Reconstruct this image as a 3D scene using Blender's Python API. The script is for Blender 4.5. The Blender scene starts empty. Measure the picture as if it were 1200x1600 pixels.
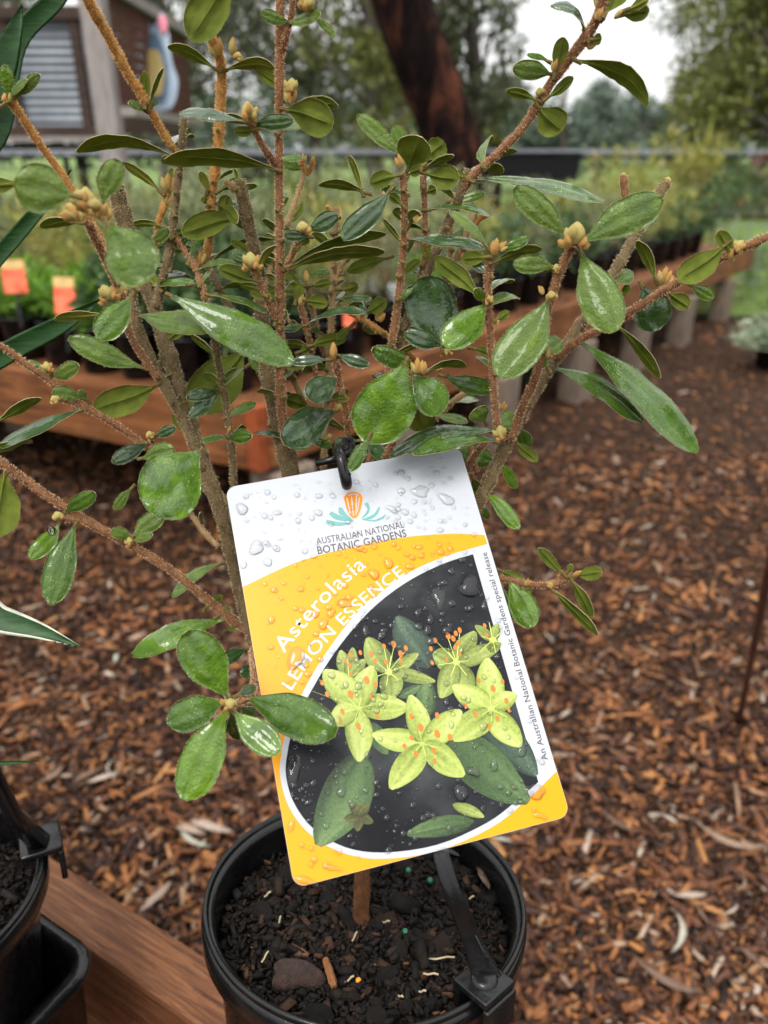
import bpy, bmesh, math, random
import numpy as np
from mathutils import Vector, Matrix

R_ = math.radians
rng = random.Random(11)
nrg = np.random.default_rng(5)
scn = bpy.context.scene
COL = scn.collection

# ------------------------------------------------------------------ camera
CAM_H, PITCH, FPX = 0.97, 25.0, 1200.0
cam_d = bpy.data.cameras.new('camera')
cam = bpy.data.objects.new('camera', cam_d)
COL.objects.link(cam)
cam.location = (0, 0, CAM_H)
cam.rotation_euler = (R_(90 - PITCH), 0, 0)
cam_d.sensor_fit = 'VERTICAL'
cam_d.sensor_height = 36.0
cam_d.lens = 27.0
cam_d.clip_start = 0.01
cam_d.clip_end = 500
cam_d.dof.use_dof = True
cam_d.dof.focus_distance = 0.302
cam_d.dof.aperture_fstop = 9.0
scn.camera = cam

# ------------------------------------------------------------------ sky, sun, exposure
SUN_EL, SUN_AZ = 58.0, 205.0
world = bpy.data.worlds.new('World')
scn.world = world
world.use_nodes = True
wn, wl = world.node_tree.nodes, world.node_tree.links
sky = wn.new('ShaderNodeTexSky')
sky.sky_type = 'NISHITA'
sky.sun_disc = False
sky.sun_elevation = R_(SUN_EL)
sky.sun_rotation = R_(SUN_AZ)
sky.air_density = 1.0
sky.dust_density = 4.0
hsv = wn.new('ShaderNodeHueSaturation')
hsv.inputs['Saturation'].default_value = 0.30
hsv.inputs['Value'].default_value = 1.0
mixw = wn.new('ShaderNodeMix'); mixw.data_type = 'RGBA'
mixw.inputs['Factor'].default_value = 0.75
# overcast cloud: the standard overcast sky, three times as bright overhead as at the horizon
geo_w = wn.new('ShaderNodeTexCoord'); sep_w = wn.new('ShaderNodeSeparateXYZ')
wl.new(geo_w.outputs['Generated'], sep_w.inputs[0])
mr_w = wn.new('ShaderNodeMapRange')
mr_w.inputs['From Min'].default_value = 0.0; mr_w.inputs['From Max'].default_value = 1.0
mr_w.inputs['To Min'].default_value = 6.0; mr_w.inputs['To Max'].default_value = 18.0
wl.new(sep_w.outputs['Z'], mr_w.inputs['Value'])
cl_w = wn.new('ShaderNodeVectorMath'); cl_w.operation = 'SCALE'
cl_w.inputs[0].default_value = (.995, .995, .995)
wl.new(mr_w.outputs[0], cl_w.inputs['Scale'])
wl.new(cl_w.outputs[0], mixw.inputs['B'])
wl.new(sky.outputs[0], hsv.inputs['Color'])
wl.new(hsv.outputs[0], mixw.inputs['A'])
wl.new(mixw.outputs['Result'], wn['Background'].inputs['Color'])
wn['Background'].inputs['Strength'].default_value = 0.11
sun_d = bpy.data.lights.new('sun', 'SUN')
sun_d.energy = 1.5
sun_d.angle = R_(25)
sun_d.color = (1.0, 0.97, 0.92)
sun = bpy.data.objects.new('sun', sun_d)
COL.objects.link(sun)
az, el = R_(SUN_AZ), R_(SUN_EL)
sdir = Vector((math.sin(az) * math.cos(el), math.cos(az) * math.cos(el), math.sin(el)))
sun.rotation_euler = sdir.to_track_quat('Z', 'Y').to_euler()
scn.view_settings.view_transform = 'Standard'
scn.view_settings.look = 'None'
scn.view_settings.exposure = 0.82
scn.view_settings.gamma = 1.0
scn.cycles.use_adaptive_sampling = True
scn.cycles.adaptive_threshold = 0.02
scn.cycles.max_bounces = 6
scn.cycles.diffuse_bounces = 3
scn.cycles.glossy_bounces = 3
scn.cycles.transmission_bounces = 5
scn.cycles.transparent_max_bounces = 10

# ------------------------------------------------------------------ helpers
_p = R_(PITCH)
CF = Vector((0, math.cos(_p), -math.sin(_p)))
CU = Vector((0, math.sin(_p), math.cos(_p)))
CR = Vector((1, 0, 0))
CO = Vector((0, 0, CAM_H))

def ray(x, y):
    return CR * ((x - 600) / FPX) + CU * ((800 - y) / FPX) + CF

def P(x, y, d):
    """point seen at (x, y) of the photograph, d metres deep"""
    return CO + ray(x, y) * d

def G(x, y, h=0.0):
    r = ray(x, y)
    return CO + r * ((h - CAM_H) / r.z)

def lin(r, g, b, k=1.0):
    def f(c):
        c /= 255.0
        return (c / 12.92 if c <= .04045 else ((c + .055) / 1.055) ** 2.4) * k
    return (f(r), f(g), f(b), 1.0)

def tag(o, label=None, cat=None, group=None, kind=None):
    if label: o['label'] = label
    if cat: o['category'] = cat
    if group: o['group'] = group
    if kind: o['kind'] = kind
    return o

def empty(name, loc=(0, 0, 0), rot=(0, 0, 0)):
    o = bpy.data.objects.new(name, None)
    o.empty_display_size = .05
    COL.objects.link(o)
    o.location = loc
    o.rotation_euler = rot
    return o

def link(name, me, parent=None, loc=None, rot=None, scale=None):
    o = bpy.data.objects.new(name, me)
    COL.objects.link(o)
    if parent is not None:
        o.parent = parent
    if loc is not None: o.location = loc
    if rot is not None: o.rotation_euler = rot
    if scale is not None: o.scale = scale if hasattr(scale, '__len__') else (scale,) * 3
    return o

def mesh(name, vs, fs, mats, fm=None, smooth=True, attr=None):
    me = bpy.data.meshes.new(name)
    me.from_pydata([tuple(v) for v in vs], [], fs)
    for m in (mats if isinstance(mats, (list, tuple)) else [mats]):
        me.materials.append(m)
    if fm is not None:
        me.polygons.foreach_set('material_index', np.asarray(fm, dtype=np.int32))
    if smooth:
        me.polygons.foreach_set('use_smooth', np.ones(len(fs), dtype=bool) if smooth is True else np.asarray(smooth, dtype=bool))
    if attr is not None:
        a = me.attributes.new('rnd', 'FLOAT', 'POINT')
        a.data.foreach_set('value', np.asarray(attr, dtype=np.float32))
    me.update()
    return me

def mesh_np(name, V, F, mats, attr=None, smooth=False, fm=None):
    """V (n,3) array, F (m,k) array of equal-sided faces"""
    V = np.asarray(V, dtype=np.float32); F = np.asarray(F, dtype=np.int32)
    me = bpy.data.meshes.new(name)
    m, k = F.shape
    me.vertices.add(len(V)); me.vertices.foreach_set('co', V.ravel())
    me.loops.add(m * k); me.loops.foreach_set('vertex_index', F.ravel())
    me.polygons.add(m)
    me.polygons.foreach_set('loop_start', np.arange(0, m * k, k, dtype=np.int32))
    me.polygons.foreach_set('loop_total', np.full(m, k, dtype=np.int32))
    if smooth: me.polygons.foreach_set('use_smooth', np.ones(m, dtype=bool))
    for mm in (mats if isinstance(mats, (list, tuple)) else [mats]):
        me.materials.append(mm)
    if fm is not None: me.polygons.foreach_set('material_index', np.asarray(fm, dtype=np.int32))
    if attr is not None:
        a = me.attributes.new('rnd', 'FLOAT', 'POINT')
        a.data.foreach_set('value', np.asarray(attr, dtype=np.float32))
    me.update(); me.validate()
    return me

class MB:
    """collects boxes, tubes and lathes for one mesh"""
    def __init__(s): s.v = []; s.f = []; s.m = []
    def add(s, vs, fs, mi=0):
        b = len(s.v); s.v += [Vector(v) for v in vs]
        s.f += [tuple(i + b for i in f) for f in fs]; s.m += [mi] * len(fs)
    def box(s, c, size, rotz=0, mi=0, M=None, bev=0.0):
        hx, hy, hz = [q / 2 for q in size]
        if bev > 0:
            bm = bmesh.new(); bmesh.ops.create_cube(bm, size=1)
            bmesh.ops.scale(bm, vec=size, verts=bm.verts)
            bmesh.ops.bevel(bm, geom=bm.edges[:], offset=bev, segments=2, profile=.5, affect='EDGES')
            bm.verts.index_update()
            vs = [v.co.copy() for v in bm.verts]; fs = [tuple(v.index for v in f.verts) for f in bm.faces]
            bm.free()
        else:
            vs = [Vector((x * hx, y * hy, z * hz)) for x in (-1, 1) for y in (-1, 1) for z in (-1, 1)]
            fs = [(0, 1, 3, 2), (4, 6, 7, 5), (0, 4, 5, 1), (2, 3, 7, 6), (0, 2, 6, 4), (1, 5, 7, 3)]
        T = M if M is not None else Matrix.Translation(Vector(c)) @ Matrix.Rotation(rotz, 4, 'Z')
        s.add([T @ v for v in vs], fs, mi)
    def tube(s, pts, rads, n=8, mi=0, cap=True, wob=0.0):
        pts = [Vector(p) for p in pts]
        b = len(s.v); prev = None
        for i, p in enumerate(pts):
            t = (pts[min(i + 1, len(pts) - 1)] - pts[max(i - 1, 0)]).normalized()
            if prev is None:
                a = t.cross(Vector((0, 0, 1)))
                if a.length < 1e-4: a = t.cross(Vector((1, 0, 0)))
                a.normalize()
            else:
                a = (prev - t * prev.dot(t)).normalized()
            prev = a; bb = t.cross(a)
            r = rads[i] if hasattr(rads, '__len__') else rads
            for k in range(n):
                an = 2 * math.pi * k / n
                rr = r * (1 + rng.uniform(-wob, wob))
                s.v.append(p + (a * math.cos(an) + bb * math.sin(an)) * rr)
        for i in range(len(pts) - 1):
            for k in range(n):
                k2 = (k + 1) % n
                s.f.append((b + i * n + k, b + i * n + k2, b + (i + 1) * n + k2, b + (i + 1) * n + k)); s.m.append(mi)
        if cap:
            s.f.append(tuple(b + k for k in range(n))[::-1]); s.m.append(mi)
            e = b + (len(pts) - 1) * n
            s.f.append(tuple(e + k for k in range(n))); s.m.append(mi)
    def lathe(s, prof, n=48, mi=0):
        b = len(s.v)
        for r, z in prof:
            for k in range(n):
                a = 2 * math.pi * k / n
                s.v.append(Vector((r * math.cos(a), r * math.sin(a), z)))
        for i in range(len(prof) - 1):
            for k in range(n):
                k2 = (k + 1) % n
                s.f.append((b + i * n + k, b + i * n + k2, b + (i + 1) * n + k2, b + (i + 1) * n + k)); s.m.append(mi)
    def build(s, name, mats, parent=None, smooth=False, M=None):
        vs = s.v if M is None else [M @ v for v in s.v]
        return link(name, mesh(name, vs, s.f, mats, s.m, smooth), parent)

def catmull(pts, n=6):
    """pts: list of numpy arrays (x,y,z,r); returns a smooth resampling"""
    pts = [np.asarray(p, float) for p in pts]
    if len(pts) < 3:
        return [pts[0] + (pts[-1] - pts[0]) * t for t in np.linspace(0, 1, n * (len(pts) - 1) + 1)]
    q = [2 * pts[0] - pts[1]] + pts + [2 * pts[-1] - pts[-2]]
    out = []
    for i in range(1, len(q) - 2):
        for k in range(n):
            t = k / n
            a, b, c, d = q[i - 1], q[i], q[i + 1], q[i + 2]
            out.append(.5 * (2 * b + (c - a) * t + (2 * a - 5 * b + 4 * c - d) * t * t + (3 * b - a - 3 * c + d) * t ** 3))
    out.append(pts[-1])
    return out

# ------------------------------------------------------------------ materials
class NT:
    def __init__(s, name):
        s.mat = bpy.data.materials.new(name); s.mat.use_nodes = True
        s.n = s.mat.node_tree.nodes; s.l = s.mat.node_tree.links
        s.b = s.n['Principled BSDF']; s.out = s.n['Material Output']
    def co(s, kind='Object'):
        if not hasattr(s, '_tc'): s._tc = s.n.new('ShaderNodeTexCoord')
        return s._tc.outputs[kind]
    def mapped(s, scale, kind='Object'):
        m = s.n.new('ShaderNodeMapping'); m.inputs['Scale'].default_value = scale
        s.l.new(s.co(kind), m.inputs['Vector']); return m.outputs[0]
    def noise(s, scale, detail=4, rough=.55, vec=None, dist=0.0):
        t = s.n.new('ShaderNodeTexNoise'); t.inputs['Scale'].default_value = scale
        t.inputs['Detail'].default_value = detail; t.inputs['Roughness'].default_value = rough
        t.inputs['Distortion'].default_value = dist
        s.l.new(vec if vec is not None else s.co(), t.inputs['Vector']); return t.outputs['Fac']
    def voro(s, scale, vec=None, feature='F1'):
        t = s.n.new('ShaderNodeTexVoronoi'); t.inputs['Scale'].default_value = scale; t.feature = feature
        s.l.new(vec if vec is not None else s.co(), t.inputs['Vector']); return t.outputs['Distance']
    def ramp(s, fac, stops):
        r = s.n.new('ShaderNodeValToRGB'); e = r.color_ramp.elements
        while len(e) < len(stops): e.new(.5)
        for el_, (p, c) in zip(e, stops):
            el_.position = p; el_.color = c if hasattr(c, '__len__') else (c, c, c, 1)
        s.l.new(fac, r.inputs[0]); return r.outputs[0]
    def mix(s, fac, a, b):
        m = s.n.new('ShaderNodeMix'); m.data_type = 'RGBA'
        for nm, v in (('Factor', fac), ('A', a), ('B', b)):
            if isinstance(v, (int, float)): m.inputs[nm].default_value = v
            elif isinstance(v, tuple): m.inputs[nm].default_value = v
            else: s.l.new(v, m.inputs[nm])
        return m.outputs['Result']
    def math(s, op, a, b=0.0):
        m = s.n.new('ShaderNodeMath'); m.operation = op
        for i, v in enumerate((a, b)):
            if isinstance(v, (int, float)): m.inputs[i].default_value = v
            else: s.l.new(v, m.inputs[i])
        return m.outputs[0]
    def attr(s, name):
        a = s.n.new('ShaderNodeAttribute'); a.attribute_name = name; return a.outputs['Fac']
    def objrand(s):
        return s.n.new('ShaderNodeObjectInfo').outputs['Random']
    def set(s, **kw):
        for k, v in kw.items():
            k = {'color': 'Base Color', 'rough': 'Roughness', 'spec': 'Specular IOR Level', 'coat': 'Coat Weight', 'coatr': 'Coat Roughness', 'metal': 'Metallic', 'sheen': 'Sheen Weight'}.get(k, k)
            if isinstance(v, (int, float, tuple)): s.b.inputs[k].default_value = v
            else: s.l.new(v, s.b.inputs[k])
        return s
    def bump(s, h, strength=.3, dist=.001):
        b = s.n.new('ShaderNodeBump'); b.inputs['Strength'].default_value = strength
        b.inputs['Distance'].default_value = dist
        s.l.new(h, b.inputs['Height']); s.l.new(b.outputs[0], s.b.inputs['Normal']); return s
    def translucent(s, fac, col):
        t = s.n.new('ShaderNodeBsdfTranslucent'); mx = s.n.new('ShaderNodeMixShader')
        if isinstance(col, tuple): t.inputs['Color'].default_value = col
        else: s.l.new(col, t.inputs['Color'])
        mx.inputs[0].default_value = fac
        s.l.new(s.b.outputs[0], mx.inputs[1]); s.l.new(t.outputs[0], mx.inputs[2])
        s.l.new(mx.outputs[0], s.out.inputs['Surface']); return s

def simple(name, col, rough=.5, var=.25, scale=40, bump=0, bdist=.001, spec=.5, kind='Object'):
    m = NT(name)
    c2 = tuple(max(0, q * (1 - var)) for q in col[:3]) + (1,)
    c3 = tuple(min(1, q * (1 + var)) for q in col[:3]) + (1,)
    nz = m.noise(scale)
    m.set(color=m.ramp(nz, [(.3, c2), (.7, c3)]), rough=rough, spec=spec)
    if bump: m.bump(m.noise(scale * 4), bump, bdist)
    return m.mat

def leaf_mat(name, c_dark, c_mid, c_light, wet=.5, speck=.25, frost=0.0):
    m = NT(name)
    c_dark, c_mid, c_light = [tuple(q * .80 for q in c[:3]) + (1,) for c in (c_dark, c_mid, c_light)]
    big = m.noise(120, 3)
    col = m.ramp(big, [(.25, c_dark), (.5, c_mid), (.78, c_light)])
    rv = m.objrand()
    col = m.mix(m.math('MULTIPLY', rv, .45), col, c_light)
    fine = m.noise(900, 3, .7)
    col = m.mix(m.math('MULTIPLY', fine, .35), col, c_dark)
    # pale star-shaped hairs caught on the blade
    vd = m.voro(1150)
    dots = m.ramp(vd, [(.0, 1.0), (.17, 1.0), (.27, 0.0)])
    patch = m.ramp(m.noise(200, 3), [(.46, 0.0), (.66, 1.0)])
    dm = m.math('MULTIPLY', dots, m.math('MULTIPLY', patch, speck))
    col = m.mix(dm, col, (.50, .60, .28, 1))
    blem = m.ramp(m.noise(150, 4, .75), [(.70, 0.0), (.76, .75)])
    col = m.mix(blem, col, (.13, .085, .020, 1))
    if frost: col = m.mix(frost, col, (.32, .40, .16, 1))
    wetmask = m.ramp(m.noise(75, 2, .5), [(.40 + wet * .10, 0.0), (.43 + wet * .10, 1.0)] if wet < .3 else [(.49 + wet * .10, 1.0), (.55 + wet * .10, 0.0)])
    rough = m.ramp(wetmask, [(0, .55), (1, .30)])
    m.set(color=col, rough=rough, spec=.12 + .14 * wet, coat=m.math('MULTIPLY', wetmask, .22 + .85 * wet), coatr=.06)
    cb_ = m.n.new('ShaderNodeBump'); cb_.inputs['Strength'].default_value = .35; cb_.inputs['Distance'].default_value = .0008
    m.l.new(m.noise(330, 2, .5), cb_.inputs['Height']); m.l.new(cb_.outputs[0], m.b.inputs['Coat Normal'])
    m.b.inputs['Coat IOR'].default_value = 1.55
    h = m.math('ADD', m.math('MULTIPLY', m.noise(420, 3, .6), .7), m.math('MULTIPLY', fine, .6))
    m.bump(h, 1.0, .0013)
    m.translucent(.16, m.mix(.6, col, (.30, .42, .03, 1)))
    return m.mat

LM = {
    'f': leaf_mat('leaf_fresh_green', (.032, .085, .003, 1), (.082, .182, .005, 1), (.185, .335, .010, 1), .75, .55),
    'm': leaf_mat('leaf_mid_green', (.021, .060, .004, 1), (.052, .124, .006, 1), (.110, .210, .012, 1), .5, .75),
    'd': leaf_mat('leaf_dark_wet_green', (.010, .036, .006, 1), (.022, .068, .009, 1), (.052, .122, .018, 1), .9, .3),
    'p': leaf_mat('leaf_pale_downy_green', (.040, .085, .009, 1), (.088, .160, .016, 1), (.170, .260, .034, 1), .12, .55, .07),
}
def under_mat(name, a, b, c):
    m = NT(name)
    col = m.ramp(m.noise(160, 4), [(.3, a), (.55, b), (.8, c)])
    fine = m.noise(1100, 3, .7)
    col = m.mix(m.math('MULTIPLY', fine, .4), col, a)
    m.set(color=col, rough=.75, spec=.2)
    m.bump(fine, .6, .0006)
    m.translucent(.42, m.mix(.6, col, (.42, .48, .03, 1)))
    return m.mat
UM = {'u': under_mat('leaf_underside_olive', (.085, .115, .014, 1), (.165, .200, .026, 1), (.26, .29, .05, 1)),
      'y': under_mat('leaf_underside_yellow', (.14, .15, .020, 1), (.24, .25, .04, 1), (.34, .33, .07, 1))}
FUZZ = NT('leaf_margin_down').set(color=(.62, .54, .32, 1), rough=.9, spec=.1).translucent(.35, (.70, .60, .34, 1)).mat

PETI = None
def stem_mat(name, a, b, c):
    m = NT(name)
    v = m.mapped((1, 1, .35))
    n1 = m.noise(260, 5, .7, v)
    n2 = m.noise(1400, 3, .7)
    col = m.ramp(n1, [(.28, a), (.5, b), (.75, c)])
    col = m.mix(m.ramp(n2, [(.4, 0.0), (.7, .6)]), col, a)
    m.set(color=col, rough=.72, spec=.25)
    m.bump(m.math('ADD', n2, m.noise(600, 3)), .9, .0008)
    return m.mat
SM = {
    'g': stem_mat('stem_bark_grey_brown', (.060, .042, .020, 1), (.145, .100, .045, 1), (.240, .175, .085, 1)),
    'r': stem_mat('stem_bark_red_brown', (.090, .036, .016, 1), (.210, .095, .040, 1), (.330, .170, .075, 1)),
    'o': stem_mat('stem_bark_orange', (.230, .095, .020, 1), (.420, .200, .050, 1), (.560, .310, .100, 1)),
    't': stem_mat('stem_bark_tan', (.190, .120, .050, 1), (.330, .220, .100, 1), (.450, .320, .160, 1)),
    'k': stem_mat('trunk_bark_wet', (.035, .013, .005, 1), (.110, .042, .014, 1), (.200, .085, .028, 1)),
}
PETI = stem_mat('petiole_olive_brown', (.070, .055, .014, 1), (.150, .105, .030, 1), (.240, .170, .055, 1))
HAIR = {k: NT('stem_hair_' + k).set(color=c, rough=.9, spec=.1).translucent(.3, c).mat for k, c in
        {'g': (.56, .45, .27, 1), 'r': (.68, .46, .27, 1), 'o': (.74, .48, .20, 1), 't': (.62, .48, .28, 1), 'k': (.2, .1, .05, 1)}.items()}
def bud_mat(name, a, b, c):
    m = NT(name)
    col = m.ramp(m.noise(350, 4), [(.3, a), (.5, b), (.75, c)])
    m.set(color=col, rough=.8, spec=.2); m.bump(m.noise(1500, 3, .7), .9, .0006)
    m.translucent(.2, b); return m.mat
BM_ = {'y': bud_mat('bud_downy_yellow', (.36, .28, .06, 1), (.60, .50, .16, 1), (.74, .68, .36, 1)),
       'o': bud_mat('bud_downy_orange', (.42, .20, .045, 1), (.62, .36, .10, 1), (.74, .52, .22, 1))}

def black_plastic(name, rough=.22, base=.003):
    m = NT(name)
    n = m.noise(60, 4)
    m.set(color=m.ramp(n, [(.3, (base * .7, base * .7, base * .75, 1)), (.75, (base * 2.2, base * 2.2, base * 2.3, 1))]),
          rough=m.ramp(m.noise(180, 4, .7), [(.35, rough * .5), (.7, rough * 1.5)]), spec=.32)
    h = m.math('ADD', m.noise(700, 2), m.ramp(m.voro(420), [(.0, 1.0), (.22, .6), (.34, 0.0)]))
    m.bump(h, .12, .0005)
    return m.mat
BLACK = black_plastic('black_pot_plastic')
BLACK2 = black_plastic('black_clip_plastic', .2, .004)

def timber(name, a, b, c, grain=(1.2, 14, 14), scale=9, rough=.55, kind='Object'):
    m = NT(name)
    v = m.mapped(grain, kind)
    n1 = m.noise(scale, 6, .65, v, .8)
    col = m.ramp(n1, [(.25, a), (.5, b), (.75, c)])
    fine = m.noise(scale * 9, 4, .7, v)
    col = m.mix(m.ramp(fine, [(.45, 0.0), (.75, .55)]), col, a)
    blot = m.ramp(m.noise(6, 3), [(.5, 0.0), (.75, .45)])
    col = m.mix(blot, col, a)
    m.set(color=col, rough=m.ramp(m.noise(20, 3), [(.3, rough * .8), (.7, rough * 1.3)]), spec=.2)
    m.bump(fine, .35, .002)
    return m.mat
T_BENCH = timber('bench_timber_orange_stained', (.035, .014, .007, 1), (.165, .060, .020, 1), (.310, .130, .046, 1), (1.0, 9, 9), 6)
T_NEAR = timber('near_timber_brown', (.022, .009, .005, 1), (.140, .054, .022, 1), (.280, .124, .052, 1), (1.6, 30, 30), 12)
T_POST = timber('post_timber_grey', (.060, .042, .032, 1), (.175, .130, .098, 1), (.30, .24, .19, 1), (14, 14, 1.5), 6, .8)
T_RED = timber('end_timber_red', (.10, .022, .008, 1), (.26, .058, .018, 1), (.38, .11, .035, 1))

WATER = NT('water_drop')
_t = WATER.n.new('ShaderNodeBsdfTransparent'); _t.inputs[0].default_value = (.94, .94, .94, 1)
_g = WATER.n.new('ShaderNodeBsdfGlossy'); _g.inputs['Roughness'].default_value = .03
_f = WATER.n.new('ShaderNodeFresnel'); _f.inputs[0].default_value = 1.42
_m = WATER.n.new('ShaderNodeMixShader')
WATER.l.new(_f.outputs[0], _m.inputs[0]); WATER.l.new(_t.outputs[0], _m.inputs[1]); WATER.l.new(_g.outputs[0], _m.inputs[2])
WATER.l.new(_m.outputs[0], WATER.out.inputs['Surface'])
WATER = WATER.mat

# ================================================================== GROUND
def ground_mulch_mat():
    m = NT('mulch_bed')
    n = m.noise(38, 6, .7); v = m.voro(55)
    col = m.ramp(n, [(.3, (.012, .007, .005, 1)), (.5, (.040, .021, .012, 1)), (.68, (.085, .045, .024, 1)), (.85, (.16, .09, .05, 1))])
    m.set(color=col, rough=.9, spec=.1); m.bump(m.math('ADD', v, n), .9, .02)
    return m.mat
def chip_mat():
    m = NT('wood_chip_bark')
    a = m.attr('rnd')
    col = m.ramp(a, [(.0, (.010, .005, .004, 1)), (.22, (.044, .018, .011, 1)), (.42, (.155, .062, .030, 1)),
                     (.62, (.310, .116, .040, 1)), (.80, (.510, .222, .072, 1)), (.92, (.36, .22, .13, 1)), (1.0, (.52, .42, .33, 1))])
    n = m.noise(220, 4, .7)
    col = m.mix(m.ramp(n, [(.35, .55), (.65, 0.0)]), col, (.02, .012, .009, 1))
    damp = m.ramp(m.noise(4.5, 4, .6), [(.36, .42), (.58, 0.0)])
    col = m.mix(damp, col, (.040, .019, .012, 1))
    m.set(color=col, rough=m.ramp(m.noise(60, 3), [(.35, .22), (.62, .75)]), spec=.22); m.bump(n, .5, .002)
    return m.mat
def chip_obj_mat(name, stops, rough=(.3, .65)):
    m = NT(name)
    col = m.ramp(m.objrand(), stops)
    n = m.noise(90, 4, .7, m.mapped((1, 4, 4)))
    col = m.mix(m.ramp(n, [(.35, .6), (.65, 0.0)]), col, (.03, .018, .013, 1))
    m.set(color=col, rough=m.ramp(m.noise(40, 3), [(.35, rough[0]), (.65, rough[1])]), spec=.2); m.bump(n, .5, .002)
    return m.mat
MULCH = ground_mulch_mat()
CHIP = chip_mat()
CHIP_O = chip_obj_mat('wood_chip_single', [(0, (.06, .024, .012, 1)), (.35, (.18, .068, .025, 1)), (.65, (.36, .145, .045, 1)), (1, (.52, .26, .09, 1))])
LITTER = chip_obj_mat('fallen_leaf_dry', [(0, (.13, .075, .050, 1)), (.4, (.30, .20, .14, 1)), (.75, (.52, .42, .34, 1)), (1, (.44, .46, .37, 1))])

def gh(x, y):
    return .018 * math.sin(x * 2.1 + .6) * math.cos(y * 1.7) + .010 * math.sin(x * 5.3) * math.sin(y * 4.1 + 1)

xs = np.concatenate([[-160, -60, -25, -12, -8], np.linspace(-6, 6, 61), [8, 12, 25, 60, 160]])
ys = np.concatenate([[-20, -6, -2, -.5], np.linspace(0, 9, 46), [10.5, 13, 18, 30, 60, 120, 260]])
V = [(x, y, gh(x, y) if abs(x) < 7 and -.6 < y < 9.5 else 0) for y in ys for x in xs]
nx = len(xs)
Fq = [(j * nx + i, j * nx + i + 1, (j + 1) * nx + i + 1, (j + 1) * nx + i) for j in range(len(ys) - 1) for i in range(nx - 1)]
ground = link('ground', mesh('ground', V, Fq, MULCH))
tag(ground, 'brown wood chip mulch ground between the benches', kind='structure')

# chips as one mass: elongated wedges, each with its own tone
def chip_cloud(pts, lens, wid, thick, rnd, zoff):
    n = len(pts)
    base = np.array([[-1, -.7, -.5], [-.8, .8, -.5], [.9, .7, -.5], [1, -.6, -.5], [-.8, -.5, .5], [-1, .6, .5], [.75, .5, .5], [1, -.4, .5]])
    Vv = np.repeat(base[None], n, 0) + nrg.normal(0, .16, (n, 8, 3))
    Vv *= np.stack([lens / 2, wid / 2, thick], 1)[:, None, :]
    yaw = nrg.uniform(0, 2 * np.pi, n); pit = nrg.normal(0, .22, n); rol = nrg.normal(0, .35, n)
    cy, sy, cp, sp, cr, sr = np.cos(yaw), np.sin(yaw), np.cos(pit), np.sin(pit), np.cos(rol), np.sin(rol)
    x, y, z = Vv[..., 0], Vv[..., 1], Vv[..., 2]
    y, z = y * cr[:, None] - z * sr[:, None], y * sr[:, None] + z * cr[:, None]
    x, z = x * cp[:, None] + z * sp[:, None], -x * sp[:, None] + z * cp[:, None]
    x, y = x * cy[:, None] - y * sy[:, None], x * sy[:, None] + y * cy[:, None]
    out = np.stack([x + pts[:, 0:1], y + pts[:, 1:2], z + zoff[:, None]], -1).reshape(-1, 3)
    fb = np.array([[0, 1, 2, 3], [4, 7, 6, 5], [0, 4, 5, 1], [1, 5, 6, 2], [2, 6, 7, 3], [3, 7, 4, 0]])
    Fv = (fb[None] + 8 * np.arange(n)[:, None, None]).reshape(-1, 4)
    return out, Fv, np.repeat(rnd, 8)

def visible_ground(n, ymin, ymax):
    t = nrg.uniform(0, 1, n)
    y = ymin * (ymax / ymin) ** t if True else None
    x = nrg.uniform(-1, 1, n) * (.62 * y + .35)
    return np.stack([x, y], 1)

pts = np.concatenate([visible_ground(52000, .45, 2.6), visible_ground(16000, 2.2, 8.5)])
n = len(pts)
sc = np.clip(.75 + .12 * pts[:, 1], .7, 1.8)
lens = nrg.gamma(2.0, .0078, n) * sc + .004
kind_ = nrg.uniform(0, 1, n)
lens = np.where(kind_ < .55, lens * .6, lens); lens = np.where(kind_ > .955, nrg.uniform(.035, .075, n) * sc, lens)
wid = np.minimum(lens * nrg.uniform(.16, .62, n), .014 * sc)
thick = nrg.uniform(.002, .006, n) * sc
rnd = np.clip(nrg.beta(1.25, 2.0, n) * .95, 0, 1)
pale = nrg.uniform(0, 1, n) < .06
rnd[pale] = nrg.uniform(.9, 1, pale.sum())
zoff = np.array([gh(x, y) for x, y in pts]) + nrg.uniform(.002, .014, n)
CV, CFc, CA = chip_cloud(pts, lens, wid, thick, rnd, zoff)
mul = link('wood_chip_mulch', mesh_np('wood_chip_mulch', CV, CFc, CHIP, CA), ground)
tag(mul, 'loose wet brown wood chips', kind='stuff')

# the largest chips and dropped leaves one by one
def chip_mesh(name, L, W, T, seed, mat):
    r = random.Random(seed); b = MB()
    k = 5
    ring = []
    for i in range(k + 1):
        t = i / k; x = (t - .5) * L
        w = W * (.55 + .45 * math.sin(math.pi * (t * .8 + .1))) * r.uniform(.8, 1.15) / 2
        zc = T * .25 * math.sin(t * 3 + seed)
        ring += [(x, -w, zc), (x + r.uniform(-.1, .1) * L / k, -w * .4, zc + T * r.uniform(.7, 1)), (x, w * .5, zc + T * r.uniform(.6, 1)), (x, w, zc)]
    fs = []
    for i in range(k):
        for q in range(4):
            q2 = (q + 1) % 4
            fs.append((i * 4 + q, i * 4 + q2, (i + 1) * 4 + q2, (i + 1) * 4 + q))
    fs += [(3, 2, 1, 0), (k * 4, k * 4 + 1, k * 4 + 2, k * 4 + 3)]
    return mesh(name, ring, fs, mat, smooth=False)
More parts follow.
